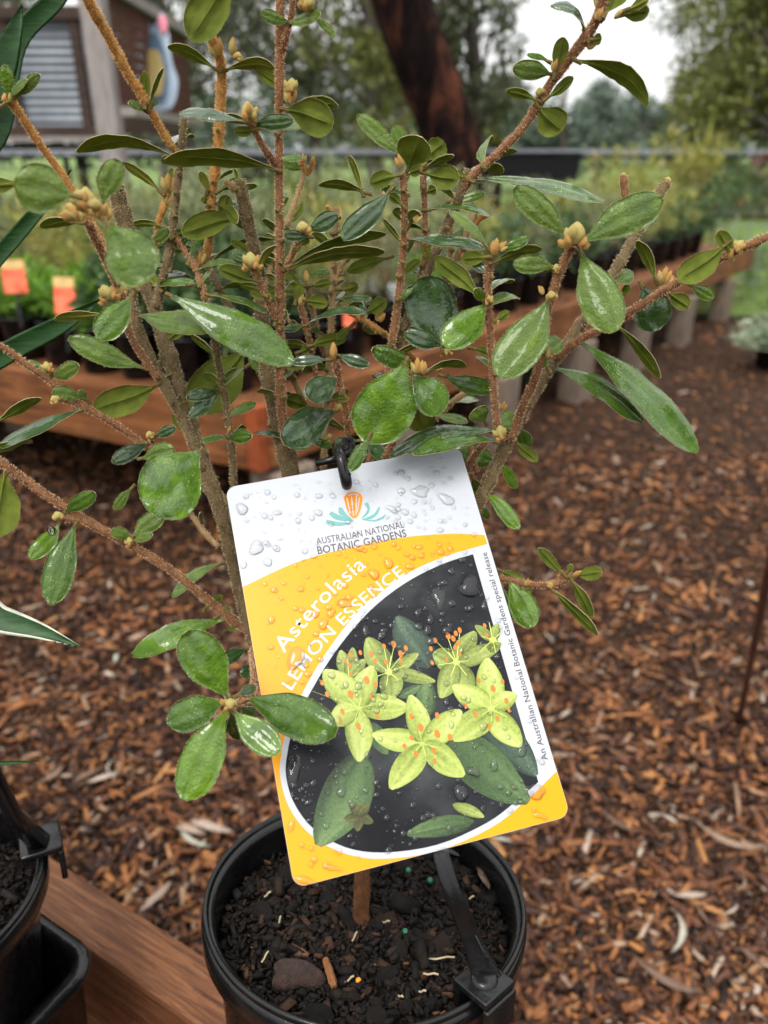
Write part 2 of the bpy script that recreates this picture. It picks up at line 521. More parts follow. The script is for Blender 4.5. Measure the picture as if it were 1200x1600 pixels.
def litter_mesh(name, L, W, curl, seed):
    vs, fs = [], []
    k = 8
    for i in range(k + 1):
        t = i / k
        w = W * math.sin(math.pi * min(1, t * .94 + .03)) ** .8 / 2
        bend = curl * L * (t - .5) ** 2
        x = (t - .5) * L; yb = bend * .9
        zz = .004 + .006 * math.sin(t * 3.1) 
        vs += [(x, yb - w, zz + .002), (x, yb, zz), (x, yb + w, zz + .003), (x, yb, zz - .0012)]
    for i in range(k):
        for q in range(4):
            q2 = (q + 1) % 4
            fs.append((i * 4 + q, i * 4 + q2, (i + 1) * 4 + q2, (i + 1) * 4 + q))
    return mesh(name, vs, fs, LITTER)
CM = [chip_mesh('wood_chip', L, W, T, i, CHIP_O) for i, (L, W, T) in enumerate([(.050, .014, .006), (.036, .018, .007), (.062, .012, .005), (.028, .020, .006), (.044, .020, .005)])]
LMh = [litter_mesh('fallen_leaf', L, W, c, i) for i, (L, W, c) in enumerate([(.072, .009, .8), (.055, .011, .4), (.080, .008, 1.2), (.045, .013, .2), (.066, .007, 1.7)])]
for i in range(150):
    x, y = visible_ground(1, .5, 2.2)[0]
    link('wood_chip', CM[i % 5], ground, (x, y, gh(x, y) + .013), (rng.uniform(-.3, .3), rng.uniform(-.25, .25), rng.uniform(0, 6.28)), rng.uniform(.45, .95))
for i in range(120):
    x, y = visible_ground(1, .5, 2.6)[0]
    link('fallen_leaf', LMh[i % 5], ground, (x, y, gh(x, y) + .016), (rng.uniform(-.25, .25), rng.uniform(-.2, .2), rng.uniform(0, 6.28)), rng.uniform(.35, .72))
for px, py, a, s, k in [(545, 1330, .9, 1.0, 3), (520, 1430, .9, 1.0, 1), (300, 1325, -.25, 1.1, 3), (330, 1322, -.3, 1.3, 1), (960, 1300, -.8, .9, 0), (1075, 1420, .05, .9, 1), (140, 1235, .75, .9, 1), (165, 1240, .5, .9, 1), (250, 1430, 1.0, 1.1, 1), (1030, 1560, -.6, 1.2, 0), (1130, 1340, -.5, 1.4, 2), (1060, 1480, 1.2, 1.0, 0), (300, 1340, -.6, .9, 0)]:
    g = G(px, py)
    link('fallen_leaf', LMh[k], ground, (g.x, g.y, gh(g.x, g.y) + .02), (.1, .05, a), s)

lawn_m = NT('lawn_grass')
lawn_m.set(color=lawn_m.ramp(lawn_m.noise(3.5, 6, .7), [(.3, (.055, .095, .016, 1)), (.55, (.12, .19, .030, 1)), (.8, (.22, .27, .06, 1))]), rough=.9)
lawn_m.bump(lawn_m.noise(60, 3), .8, .05)
vs = [(-160, 9.2, .03), (1.4, 9.2, .03), (1.9, 5.0, .03), (9, 4.9, .03), (160, 4.9, .03), (160, 240, .03), (-160, 240, .03)]
lawn = link('lawn', mesh('lawn', vs, [tuple(range(7))], lawn_m.mat, smooth=False))
tag(lawn, 'bright green lawn beyond the nursery fence', kind='structure')
# grass blades along the near edge of the lawn
n = 9000
gx = nrg.uniform(1.9, 5.5, n); gy = nrg.uniform(4.9, 8.8, n)
keep = gy > 5.05 - .015 * (gx - 1.9) ; gx, gy = gx[keep], gy[keep]; n = len(gx)
aa = nrg.uniform(0, 6.28, n); hh = nrg.uniform(.03, .08, n)
gv = np.stack([np.stack([gx - .004 * np.cos(aa), gy - .004 * np.sin(aa), np.full(n, .03)], 1),
               np.stack([gx + .004 * np.cos(aa), gy + .004 * np.sin(aa), np.full(n, .03)], 1),
               np.stack([gx + nrg.normal(0, .02, n), gy + nrg.normal(0, .02, n), .03 + hh], 1)], 1).reshape(-1, 3)
gb = link('grass', mesh_np('grass', gv, np.arange(3 * n).reshape(-1, 3), lawn_m.mat), lawn)
tag(gb, 'short bright green grass blades', kind='stuff')

# ================================================================== NEAR BENCH EDGE
TZ = .512
e0, e1 = G(85, 1340, TZ), G(365, 1520, TZ)
ed = (e1 - e0).normalized(); en = Vector((ed.y, -ed.x, 0))
if en.y > 0: en = -en                                  # towards the viewer (inside of the bench)
w0 = G(160, 1500, TZ)
tw = abs((w0 - e0).dot(en))
nb = empty('timber_bench_edge', e0)
tag(nb, 'wet brown timber plank edge running under the tagged pot, lower left', 'bench')
L0, L1 = -1.3, 1.2
ang = math.atan2(ed.y, ed.x)
b = MB(); b.box((0, 0, 0), (L1 - L0, tw, .15), bev=.004)
o = b.build('plank', T_NEAR, nb)
o.matrix_local = Matrix.Translation(ed * ((L0 + L1) / 2) + en * (tw / 2) + Vector((0, 0, -.075))) @ Matrix.Rotation(ang, 4, 'Z')
for s_ in (-.9, .55):
    b = MB(); b.box((0, 0, 0), (.09, .09, .42), bev=.004)
    o = b.build('post', T_POST, nb)
    q = ed * s_ + en * (tw + .05)
    o.location = (q.x, q.y, .20 - TZ + .02)
# slatted bench deck inside the edge
for k in range(6):
    b = MB(); b.box((0, 0, 0), (L1 - L0, .085, .02), bev=.002)
    o = b.build('slat', T_NEAR, nb)
    q = ed * ((L0 + L1) / 2) + en * (tw + .06 + k * .10)
    o.matrix_local = Matrix.Translation(Vector((q.x, q.y, -.155))) @ Matrix.Rotation(ang, 4, 'Z')

# ================================================================== POTS
def pot_profile(R, H):
    return [(R * .70, -H), (R * .72, -H + .002), (R * .905, -.016), (R * .925, -.013), (R * .965, -.0125), (R * .985, -.011), (R * .99, -.004), (R * .985, -.0012), (R * .965, 0),
            (R * .935, 0), (R * .915, -.0012), (R * .905, -.004), (R * .895, -.016), (R * .71, -H + .004), (.0, -H + .004)]

SOIL = NT('potting_mix_dark')
SOIL.set(color=SOIL.ramp(SOIL.noise(260, 5, .7), [(.3, (.006, .005, .004, 1)), (.6, (.016, .011, .008, 1)), (.85, (.045, .028, .018, 1))]), rough=.8, spec=.15)
SOIL.bump(SOIL.noise(300, 4, .7), 1.0, .004); SOIL = SOIL.mat
BARK = NT('bark_piece_dark')
_c = BARK.ramp(BARK.objrand(), [(0, (.007, .006, .006, 1)), (.55, (.014, .011, .009, 1)), (.85, (.034, .018, .012, 1)), (1, (.11, .052, .028, 1))])
_c = BARK.mix(BARK.ramp(BARK.noise(500, 4, .7), [(.35, .6), (.65, 0.0)]), _c, (.006, .005, .004, 1))
BARK.set(color=_c, rough=BARK.ramp(BARK.noise(120, 3), [(.35, .4), (.65, .8)]), spec=.16); BARK.bump(BARK.noise(700, 4, .7), .7, .0015); BARK = BARK.mat
BARKS = NT('bark_fines')
_c = BARKS.ramp(BARKS.attr('rnd'), [(0, (.005, .0045, .004, 1)), (.6, (.012, .009, .007, 1)), (.88, (.05, .025, .015, 1)), (1, (.14, .07, .035, 1))])
BARKS.set(color=_c, rough=.75, spec=.14); BARKS = BARKS.mat

def bark_mesh(seed):
    r = random.Random(seed); bm = bmesh.new()
    bmesh.ops.create_icosphere(bm, subdivisions=1, radius=.5)
    sx, sy, sz = r.uniform(.9, 1.3), r.uniform(.5, .9), r.uniform(.3, .55)
    for v in bm.verts:
        v.co = Vector((v.co.x * sx, v.co.y * sy, v.co.z * sz)) * r.uniform(.72, 1.2)
    me = bpy.data.meshes.new('bark_piece'); bm.to_mesh(me); bm.free(); me.materials.append(BARK); return me
BARKM = [bark_mesh(s) for s in range(8)]

def soil(parent_name, label, M, R, depth, npieces, nfine, sizes=(.004, .012)):
    root = empty(parent_name); root.matrix_world = M
    tag(root, label, 'potting mix')
    vs = [(0, 0, -depth + .003)]; fs = []
    K, N = 8, 40
    for i in range(1, K + 1):
        for k in range(N):
            a = 2 * math.pi * k / N; r = R * i / K
            vs.append((r * math.cos(a), r * math.sin(a), -depth + rng.uniform(-.002, .002) + .003 * (1 - i / K)))
    for k in range(N): fs.append((0, 1 + k, 1 + (k + 1) % N))
    for i in range(K - 1):
        for k in range(N):
            fs.append((1 + i * N + k, 1 + (i + 1) * N + k, 1 + (i + 1) * N + (k + 1) % N, 1 + i * N + (k + 1) % N))
    link('soil', mesh('soil', vs, fs, SOIL), root)
    for i in range(npieces):
        a = rng.uniform(0, 6.28); r = R * .97 * math.sqrt(rng.random()) ; s = sizes[0] + (sizes[1] - sizes[0]) * rng.random() ** 1.6
        r = min(r, R - s * .6)
        link('bark_piece', BARKM[i % 8], root, (r * math.cos(a), r * math.sin(a), -depth + .002 + rng.uniform(0, .004)), (rng.uniform(-.6, .6), rng.uniform(-.6, .6), rng.uniform(0, 6.28)), s)
    rr = R * .97 * np.sqrt(nrg.random(nfine)); an = nrg.uniform(0, 6.28, nfine)
    ln = nrg.gamma(1.8, .0011, nfine) + .0006
    v_, f_, a_ = chip_cloud(np.stack([rr * np.cos(an), rr * np.sin(an)], 1), ln, ln * nrg.uniform(.35, .9, nfine), ln * nrg.uniform(.2, .5, nfine), nrg.beta(1.4, 2.2, nfine), -depth + nrg.uniform(.001, .006, nfine))
    o = link('bark_fines', mesh_np('bark_fines', v_, f_, BARKS, a_), root); tag(o, kind='stuff')
    return root

# main pot, leaning slightly back
POT_R, POT_H = .0725, .150
rim_c = P(571, 1398, .344)
TILT = Matrix.Rotation(R_(-11.5), 4, 'X') @ Matrix.Rotation(R_(2.2), 4, 'Y')
M_POT = Matrix.Translation(rim_c) @ TILT
pot = empty('plant_pot'); pot.matrix_world = M_POT
tag(pot, 'round black plastic pot holding the tagged shrub', 'pot')
b = MB(); b.lathe(pot_profile(POT_R, POT_H), 96); pb_ = b.build('pot_body', BLACK, pot, True)
b = MB(); b.lathe([(POT_R * .972, -.0006), (POT_R * .980, .0016), (POT_R * .966, .0028), (POT_R * .950, .0020), (POT_R * .944, -.0006)], 96); b.build('rim', BLACK, pb_, True)
SOIL_D = .020
mix1 = soil('potting_mix', 'dark wet bark potting mix with green fertiliser beads around the trunk', M_POT, POT_R * .90, SOIL_D, 260, 6500, (.003, .013))
GREEN = simple('fertiliser_bead_green', lin(20, 105, 70, .7), .3, .15, 200)
ROOTC = simple('pale_root', (.34, .28, .17, 1), .8, .3, 200)
MPI = M_POT.inverted()
def on_soil(px, py):
    # where the view ray meets the potting mix surface
    o_, d_ = MPI @ CO, (MPI.to_3x3() @ ray(px, py))
    t = (-SOIL_D + .006 - o_.z) / d_.z
    return o_ + d_ * t
def ball(name, mat, parent, loc, r, sq=(1, 1, 1), sub=2):
    bm = bmesh.new(); bmesh.ops.create_icosphere(bm, subdivisions=sub, radius=r)
    for v in bm.verts: v.co = Vector((v.co.x * sq[0], v.co.y * sq[1], v.co.z * sq[2])) * rng.uniform(.95, 1.05)
    me = bpy.data.meshes.new(name); bm.to_mesh(me); bm.free(); me.materials.append(mat)
    me.polygons.foreach_set('use_smooth', np.ones(len(me.polygons), bool))
    return link(name, me, parent, loc)
for px, py in ((638, 1360), (633, 1456), (672, 1376)):
    ball('fertiliser_bead', GREEN, mix1, on_soil(px, py), .0016)
for px, py in ((560, 1532),):
    ball('fertiliser_bead', simple('fertiliser_bead_orange', lin(235, 140, 30, .8), .4), mix1, on_soil(px, py), .0013)
for px, py, a, L in ((418, 1400, .3, .006), (554, 1466, 1.0, .007), (414, 1498, 1.0, .008), (546, 1533, .3, .007), (603, 1443, -.5, .007), (690, 1500, -.1, .02), (660, 1552, -.6, .006), (735, 1406, 0, .006), (673, 1525, -.4, .012), (626, 1560, -1, .006), (437, 1440, 1.3, .004)):
    q = on_soil(px, py); b = MB(); L *= .55
    b.tube([q + Vector((math.cos(a) * L * t, math.sin(a) * L * t, .001 + .0012 * math.sin(t * 4))) for t in (-.5, -.2, .2, .5)], .00045, 6)
    b.build('pale_root', ROOTC, mix1, True)
BROWNP = simple('bark_piece_brown', (.040, .018, .011, 1), .65, .7, 420, 1.0, .002)
o = ball('bark_piece', BROWNP, mix1, on_soil(468, 1524) + Vector((0, 0, .001)), .0085, (1.35, .62, .48), 3); o.rotation_euler = (.15, .1, -.25)
o = ball('bark_piece', BROWNP, mix1, on_soil(452, 1532) + Vector((0, 0, .001)), .0060, (1.2, .75, .55), 3); o.rotation_euler = (.2, -.1, .3)
o = link('bark_piece', CM[0], mix1, on_soil(515, 1530) + Vector((0, 0, .003)), (0, .2, -1.2), .26)
o = link('bark_piece', CM[4], mix1, on_soil(755, 1380) + Vector((.0, 0, .003)), (.8, .3, 1.6), .4)
o.data = o.data.copy(); o.data.materials.clear(); o.data.materials.append(simple('bark_piece_tan', (.10, .065, .042, 1), .6, .4, 250, .6, .001))

# ---------------------------------------------------------------- neighbour pot, tray
M_POT2 = Matrix.Translation(P(-180, 1402, .372)) @ Matrix.Rotation(R_(-6), 4, 'X')
pot2 = empty('plant_pot'); pot2.matrix_world = M_POT2
tag(pot2, 'black pot cut off by the left edge of the photo, beside the square tray', 'pot')
b = MB(); b.lathe(pot_profile(.0735, .15), 96); pb_ = b.build('pot_body', BLACK, pot2, True)
b = MB(); b.lathe([(.0715, -.0006), (.0722, .0016), (.0710, .0028), (.0698, .0020), (.0693, -.0006)], 96); b.build('rim', BLACK, pb_, True)
soil('potting_mix', 'dark potting mix inside the pot at the left edge', M_POT2, .0655, .022, 90, 3500)

tray = empty('nursery_tray'); tz = P(158, 1498, .415)
tray.matrix_world = Matrix.Translation(tz) @ Matrix.Rotation(ang + R_(0), 4, 'Z')
tag(tray, 'empty square black plastic tray with rounded rim, lower left corner', 'tray')
def rrect(w, h, r, n=6):
    out = []
    for cx, cy, a0 in ((w / 2 - r, h / 2 - r, 0), (-w / 2 + r, h / 2 - r, 90), (-w / 2 + r, -h / 2 + r, 180), (w / 2 - r, -h / 2 + r, 270)):
        for k in range(n + 1):
            a = R_(a0 + 90 * k / n); out.append((cx + r * math.cos(a), cy + r * math.sin(a)))
    return out
def loft(rings, closed_end=True):
    vs, fs = [], []; n = len(rings[0])
    for r in rings: vs += r
    for i in range(len(rings) - 1):
        for k in range(n):
            k2 = (k + 1) % n; fs.append((i * n + k, i * n + k2, (i + 1) * n + k2, (i + 1) * n + k))
    if closed_end: fs.append(tuple((len(rings) - 1) * n + k for k in range(n)))
    return vs, fs
def tray_ring(off, z, s=.15, r=.018):
    # right front corner of the tray sits at the origin of the tray
    pts = rrect(s + 2 * off, s + 2 * off, r + off)
    return [(x - .075, y - .075, z) for x, y in pts]
rings = [tray_ring(-.013, -.12), tray_ring(-.004, -.012), tray_ring(-.001, -.008), tray_ring(.002, -.002), tray_ring(.001, .0012), tray_ring(-.003, .002), tray_ring(-.007, .0012), tray_ring(-.009, -.003), tray_ring(-.016, -.115)]
vs, fs = loft(rings); link('tray_body', mesh('tray_body', vs, fs, BLACK), tray)

# ================================================================== LABEL
TAGC = [(352, 762), (718, 697), (892, 1275), (460, 1388)]
rr_ = [ray(*c) for c in TAGC]
A = np.array([[-rr_[1][i], rr_[2][i], -rr_[3][i]] for i in range(3)])
dd_ = np.linalg.solve(A, -np.array(rr_[0])); dd_ = np.array([1, *dd_])
Pc = [rr_[i] * dd_[i] for i in range(4)]
TW = .100
k_ = TW / (Pc[1] - Pc[0]).length
Pc = [CO + p * k_ for p in Pc]
tx = (Pc[1] - Pc[0]).normalized(); ty = (Pc[0] - Pc[3]); TH = ty.length; ty.normalize()
tn = tx.cross(ty).normalized(); ty = tn.cross(tx)
M_TAG = Matrix(((tx.x, ty.x, tn.x, Pc[0].x), (tx.y, ty.y, tn.y, Pc[0].y), (tx.z, ty.z, tn.z, Pc[0].z), (0, 0, 0, 1)))
label = empty('plant_label'); label.matrix_world = M_TAG
tag(label, 'wet white and yellow plant label with printed pale yellow flowers hanging in the shrub', 'plant label')

def T(px, py):
    r = ray(px, py); t = (Pc[0] - CO).dot(tn) / r.dot(tn)
    q = CO + r * t - Pc[0]
    return q.dot(tx), q.dot(ty)

def print_mat(name, col, rough=.22, var=.06, scale=60, stops=None, nscale=None, spec=.35):
    m = NT(name)
    if stops: c = m.ramp(m.noise(nscale or 120, 4), stops)
    else:
        c2 = tuple(q * (1 - var) for q in col[:3]) + (1,)
        c = m.mix(m.noise(scale, 4), col, c2)
    m.set(color=c, rough=rough, spec=spec)
    m.bump(m.noise(900, 2), .04, .0004)
    return m.mat
P_WHITE = print_mat('label_white_card', (.365, .382, .41, 1), .32)
P_YEL = print_mat('label_yellow_ink', lin(255, 172, 4, .62), .30, spec=.2)
P_DARK = print_mat('label_photo_black', (.012, .012, .015, 1), .24, stops=[(.36, (.005, .005, .007, 1)), (.52, (.013, .014, .016, 1)), (.66, (.040, .044, .044, 1))], nscale=22, spec=.10)
P_TXTW = print_mat('label_white_ink', (.47, .47, .47, 1))
P_TXTG = print_mat('label_grey_ink', (.085, .070, .075, 1))
P_ORANGE = print_mat('label_orange_ink', lin(235, 135, 12, .75))
P_TEAL = print_mat('label_teal_ink', lin(105, 165, 160, .75))
P_PETAL = print_mat('printed_petal_lemon', (0, 0, 0, 1), .24, stops=[(.25, lin(138, 154, 66)), (.5, lin(172, 186, 88)), (.8, lin(192, 202, 112))], nscale=170)
P_PETAL2 = print_mat('printed_petal_shade', (0, 0, 0, 1), .24, stops=[(.25, lin(108, 124, 54)), (.5, lin(145, 160, 70)), (.8, lin(170, 182, 94))], nscale=170)
P_PETALH = print_mat('printed_petal_highlight', (0, 0, 0, 1), .24, stops=[(.25, lin(166, 180, 82)), (.5, lin(186, 198, 102)), (.8, lin(200, 208, 128))], nscale=200)
P_VEIN = print_mat('printed_petal_edge', lin(128, 145, 56, .9))
P_STAM = print_mat('printed_anther', lin(192, 116, 34, .8))
P_LEAF = print_mat('printed_leaf', (0, 0, 0, 1), .24, stops=[(.25, lin(32, 66, 28)), (.5, lin(62, 100, 44)), (.8, lin(92, 132, 66))], nscale=120)
P_LEAFD = print_mat('printed_leaf_blurred', (0, 0, 0, 1), .24, stops=[(.25, lin(38, 50, 42)), (.6, lin(62, 82, 64)), (.85, lin(88, 112, 82))], nscale=60)
P_STAR = print_mat('printed_blurred_flower', (0, 0, 0, 1), .24, stops=[(.3, lin(70, 72, 40)), (.7, lin(120, 122, 62))], nscale=120)

LAYER = .00003
def flat(name, polys, mat, layer, parent=label):
    """flat print: closed outlines in photo pixels, laid on the card"""
    if name in ('printed_leaf', 'printed_leaf_rib', 'printed_petal') and len(polys) > 1:
        return [flat(name, [pl], mat, layer + .04 * k, parent) for k, pl in enumerate(polys)]
    bm = bmesh.new()
    for k, pl in enumerate(polys):
        z = layer * LAYER + (k % 24) * LAYER * .03
        vs = [bm.verts.new((*T(*q), z)) for q in pl]
        f = bm.faces.new(vs)
        if f.calc_area() > 0:
            f.normal_update()
            if f.normal.z < 0: f.normal_flip()
    bmesh.ops.triangulate(bm, faces=bm.faces[:])
    me = bpy.data.meshes.new(name); bm.to_mesh(me); bm.free(); me.materials.append(mat)
    o = link(name, me, parent)
    if len(polys) > 6 or 'vein' in name or 'filament' in name: tag(o, kind='stuff')
    return o

def smooth_px(pts, n=6, closed=False):
    q = [np.array([x, y, 0, 0], float) for x, y in pts]
    if closed: q = q[-2:] + q + q[:2]
    o_ = catmull(q, n)
    if closed: o_ = o_[2 * n:-2 * n + n - n]
    return [(float(a[0]), float(a[1])) for a in o_]

# card with rounded corners
r0 = .0042
ring = [(TW / 2 + x, -TH / 2 + y) for x, y in rrect(TW, TH, r0, 8)]
vs, fs = loft([[(x, y, -.0006) for x, y in ring], [(x, y, -.00008) for x, y in ring], [(TW / 2 + (x - TW / 2) * .999, -TH / 2 + (y + TH / 2) * .9993, 0) for x, y in ring]])
fs.append(tuple(range(len(ring)))[::-1])
link('card', mesh('card', vs, fs, P_WHITE, smooth=False), label)
# yellow band: everything below the sweeping curve
def inset_px(local):   # local card coords back to pixels
    w = Pc[0] + tx * local[0] + ty * local[1] - CO
    return 600 + FPX * w.dot(CR) / w.dot(CF), 800 - FPX * w.dot(CU) / w.dot(CF)
cl = [inset_px((TW / 2 + (x - TW / 2) * .998, -TH / 2 + (y + TH / 2) * .9985)) for x, y in ring]
# the corners below the curve: BL arc then BR arc (ring order: TR, TL, BL, BR)
bl, br = cl[18:27], cl[27:36]
ytop = smooth_px([(757, 836), (700, 834), (620, 841), (540, 857), (460, 880), (379, 917)], 5)
flat('yellow_band', [ytop + bl + br], P_YEL, 1)
wb = smooth_px([(761.5, 850), (700, 868), (640, 894), (592, 928), (553, 963), (513, 1015), (481, 1067), (452, 1128), (440, 1175), (438, 1214), (452, 1262), (485, 1304), (537, 1333), (600, 1342), (685, 1329), (766, 1294), (820, 1253), (870, 1205)], 4)
flat('white_border', [wb], P_WHITE, 2)
ph = smooth_px([(739, 866), (695, 880), (645, 904), (600, 935), (562, 971), (522, 1021), (490, 1073), (461, 1130), (449, 1177), (447, 1213), (460, 1256), (491, 1296), (540, 1324), (600, 1332), (683, 1320), (760, 1286), (805, 1253), (841, 1222)], 4)
flat('photo_background', [ph], P_DARK, 3)

def lens(x0, y0, x1, y1, w, n=9, pw=.75, skew=.0, blunt=.12):
    dx, dy = x1 - x0, y1 - y0; L = math.hypot(dx, dy); ux, uy = dx / L, dy / L
    a, b_ = [], []
    for i in range(n + 1):
        t = i / n; ww = w / 2 * max(.0, math.sin(math.pi * min(1, t ** (1 + skew) * (1 - .02) + .02))) ** pw + (blunt * w / 2 if 0 < i < n else blunt * w / 4)
        a.append((x0 + ux * L * t - uy * ww, y0 + uy * L * t + ux * ww)); b_.append((x0 + ux * L * t + uy * ww, y0 + uy * L * t - ux * ww))
    return a + b_[::-1]
def printed_blade(name, x0, y0, x1, y1, w, mat, layer, rib=0.0, pw=.68, skew=-.15):
    dx, dy = x1 - x0, y1 - y0; L_ = math.hypot(dx, dy); ux, uy = dx / L_, dy / L_; vs, fs, at = [], [], []
    nl, nw = 12, 8; ph0 = rng.uniform(0, 6)
    for i in range(nl + 1):
        t = i / nl; hw = w / 2 * (max(0, math.sin(math.pi * min(1, (t ** (1 + skew)) * .97 + .015))) ** pw) + .4
        for j in range(nw + 1):
            q = j / nw * 2 - 1; off = q * hw + w * .05 * math.sin(t * 4 + ph0)
            vs.append((*T(x0 + ux * L_ * t - uy * off, y0 + uy * L_ * t + ux * off), layer * LAYER))
            sh = .30 + .45 * t ** .7 - .30 * abs(q) ** 3 + .10 * math.sin(q * 9 + t * 3 + ph0) + .16 * math.sin(q * 2 + ph0) + rib * math.exp(-(q / .12) ** 2) - (.12 * math.exp(-(q / .10) ** 2) if not rib else 0)
            at.append(max(0, min(1, sh + rng.uniform(-.05, .05))))
    for i in range(nl):
        for j in range(nw):
            a = i * (nw + 1) + j; fs.append((a, a + 1, a + nw + 2, a + nw + 1))
    return link(name, mesh(name, vs, fs, mat, smooth=False, attr=at), label)
def print_shade(name, stops):
    m = NT(name); a_ = m.math('ADD', m.attr('rnd'), m.math('MULTIPLY', m.math('SUBTRACT', m.noise(900, 4, .7), .5), .75))
    m.set(color=m.ramp(a_, stops), rough=.26, spec=.2); return m.mat
PP_F = print_shade('printed_petal_front', [(0, lin(88, 104, 40)), (.3, lin(124, 138, 62)), (.6, lin(150, 161, 84)), (1, lin(172, 180, 114))])
PP_B = print_shade('printed_petal_back', [(0, lin(62, 74, 34)), (.35, lin(98, 110, 52)), (.7, lin(126, 138, 72)), (1, lin(150, 160, 94))])
PL_ = print_shade('printed_leaf_green', [(0, lin(28, 38, 22)), (.35, lin(52, 70, 42)), (.7, lin(74, 95, 58)), (1, lin(100, 120, 76))])
PL_D = print_shade('printed_leaf_dim', [(0, lin(24, 30, 26)), (.4, lin(40, 52, 44)), (.8, lin(60, 76, 62)), (1, lin(80, 96, 78))])
for q in ((668, 1045, 622, 962, 54, PL_D), (570, 1178, 498, 1322, 78, PL_), (690, 1156, 828, 1250, 74, PL_), (667, 1120, 668, 1062, 32, PL_), (740, 1282, 636, 1304, 32, PL_), (575, 1130, 606, 1178, 26, PL_), (752, 1122, 838, 1212, 52, PL_D), (622, 1088, 658, 1072, 16, PL_)):
    printed_blade('printed_leaf', *q[:5], q[5], 5 + rng.uniform(0, .6), rib=.14)
P_DIMSTAR = print_shade('printed_dim_star', [(0, lin(38, 40, 22)), (.5, lin(66, 68, 36)), (1, lin(92, 94, 50))])
for k in range(5): printed_blade('printed_petal', 561, 1275, 561 + 24 * math.cos(k * 1.257 + .4), 1275 + 24 * math.sin(k * 1.257 + .4), 15, P_DIMSTAR, 6 + k * .05)
printed_blade('printed_petal', 708, 1256, 756, 1277, 18, PP_B, 6)
FL = [((607, 1050), [(573, 997, 38), (654, 1022, 20), (680, 1064, 20), (613, 1094, 36), (632, 1052, 30)], 7),
      ((545, 1060), [(533, 1016, 24), (551, 1012, 20), (570, 1030, 20)], 7),
      ((713, 1035), [(676, 1022, 34), (741, 986, 30), (781, 1012, 28), (728, 1092, 44), (687, 1090, 34)], 7),
      ((767, 1108), [(763, 1028, 42), (708, 1070, 36), (806, 1084, 30), (812, 1168, 40), (709, 1158, 44)], 8),
      ((770, 1000), [(742, 978, 14), (778, 975, 16), (772, 1020, 22)], 7),
      ((560, 1107), [(560, 1190, 42), (638, 1103, 40), (581, 1040, 40), (508, 1046, 46), (514, 1128, 36)], 9),
      ((660, 1162), [(582, 1147, 36), (642, 1086, 36), (722, 1112, 40), (726, 1211, 40), (612, 1234, 42)], 10)]
for (c, pet, ly) in FL:
    for k, (x, y, w) in enumerate(pet):
        printed_blade('printed_petal', c[0], c[1], x, y, w * 1.02, PP_F if ly > 7 else PP_B, ly + k * .12)
    flat('printed_flower_centre', [[(c[0] + 6 * math.cos(a * .6283), c[1] + 5 * math.sin(a * .6283)) for a in range(10)]], P_PETAL2, ly + .85)
    fil = []
    for k in range(6):
        a = k * 1.047 + c[0]; r_f = rng.uniform(16, 30); x, y = c[0] + r_f * math.cos(a), c[1] + r_f * math.sin(a); nx_, ny_ = -math.sin(a) * .55, math.cos(a) * .55
        fil.append([(c[0] - nx_, c[1] - ny_), (c[0] + nx_, c[1] + ny_), (x + nx_, y + ny_), (x - nx_, y - ny_)])
    flat('printed_filament', fil, P_PETAL, ly + .9)
ST = [(573, 1063, 13), (548, 1085, 13), (587, 1070, 9), (580, 1089, 9), (535, 1112, 10), (532, 1125, 8), (560, 1135, 11), (590, 1119, 8), (511, 1085, 9), (503, 1067, 9), (580, 1022, 10), (586, 1033, 8), (600, 1010, 8), (615, 1007, 11), (634, 1013, 9), (626, 1022, 11), (626, 1033, 8), (603, 1035, 9), (548, 1024, 9), (540, 1033, 8), (548, 1053, 8), (563, 1020, 8), (546, 1040, 8),
      (657, 1137, 13), (643, 1120, 10), (683, 1147, 13), (683, 1118, 10), (703, 1152, 11), (678, 1173, 10), (679, 1189, 9), (650, 1178, 11), (643, 1153, 9), (632, 1166, 9), (770, 1076, 11), (743, 1116, 10), (764, 1135, 9), (777, 1123, 9), (791, 1095, 9), (795, 1110, 7), (727, 1103, 9), (785, 1065, 8), (748, 1063, 8),
      (680, 1001, 9), (673, 1014, 8), (700, 994, 11), (708, 998, 10), (712, 990, 9), (718, 985, 9), (716, 1005, 9), (711, 1012, 8), (718, 1022, 8), (698, 1030, 7), (675, 1036, 8), (760, 993, 8), (757, 978, 8)]
flat('printed_anther', [[(x + s * .36 * math.cos(a * .785) + .1 * s * math.sin(a * .785), y + s * .52 * math.sin(a * .785)) for a in range(8)] for x, y, s in ST], P_STAM, 12)
flat('printed_filament', [[(c[0] - .7, c[1]), (c[0] + .7, c[1]), (x + .5, y), (x - .5, y)] for c, x, y in (((607, 1050), 600, 1012), ((607, 1050), 615, 1012), ((607, 1050), 633, 1018), ((607, 1050), 580, 1028), ((560, 1107), 512, 1085), ((560, 1107), 488, 1080), ((713, 1035), 682, 1003), ((713, 1035), 700, 998), ((713, 1035), 718, 990), ((767, 1108), 730, 1104), ((660, 1162), 633, 1166))], P_PETAL, 11.2)

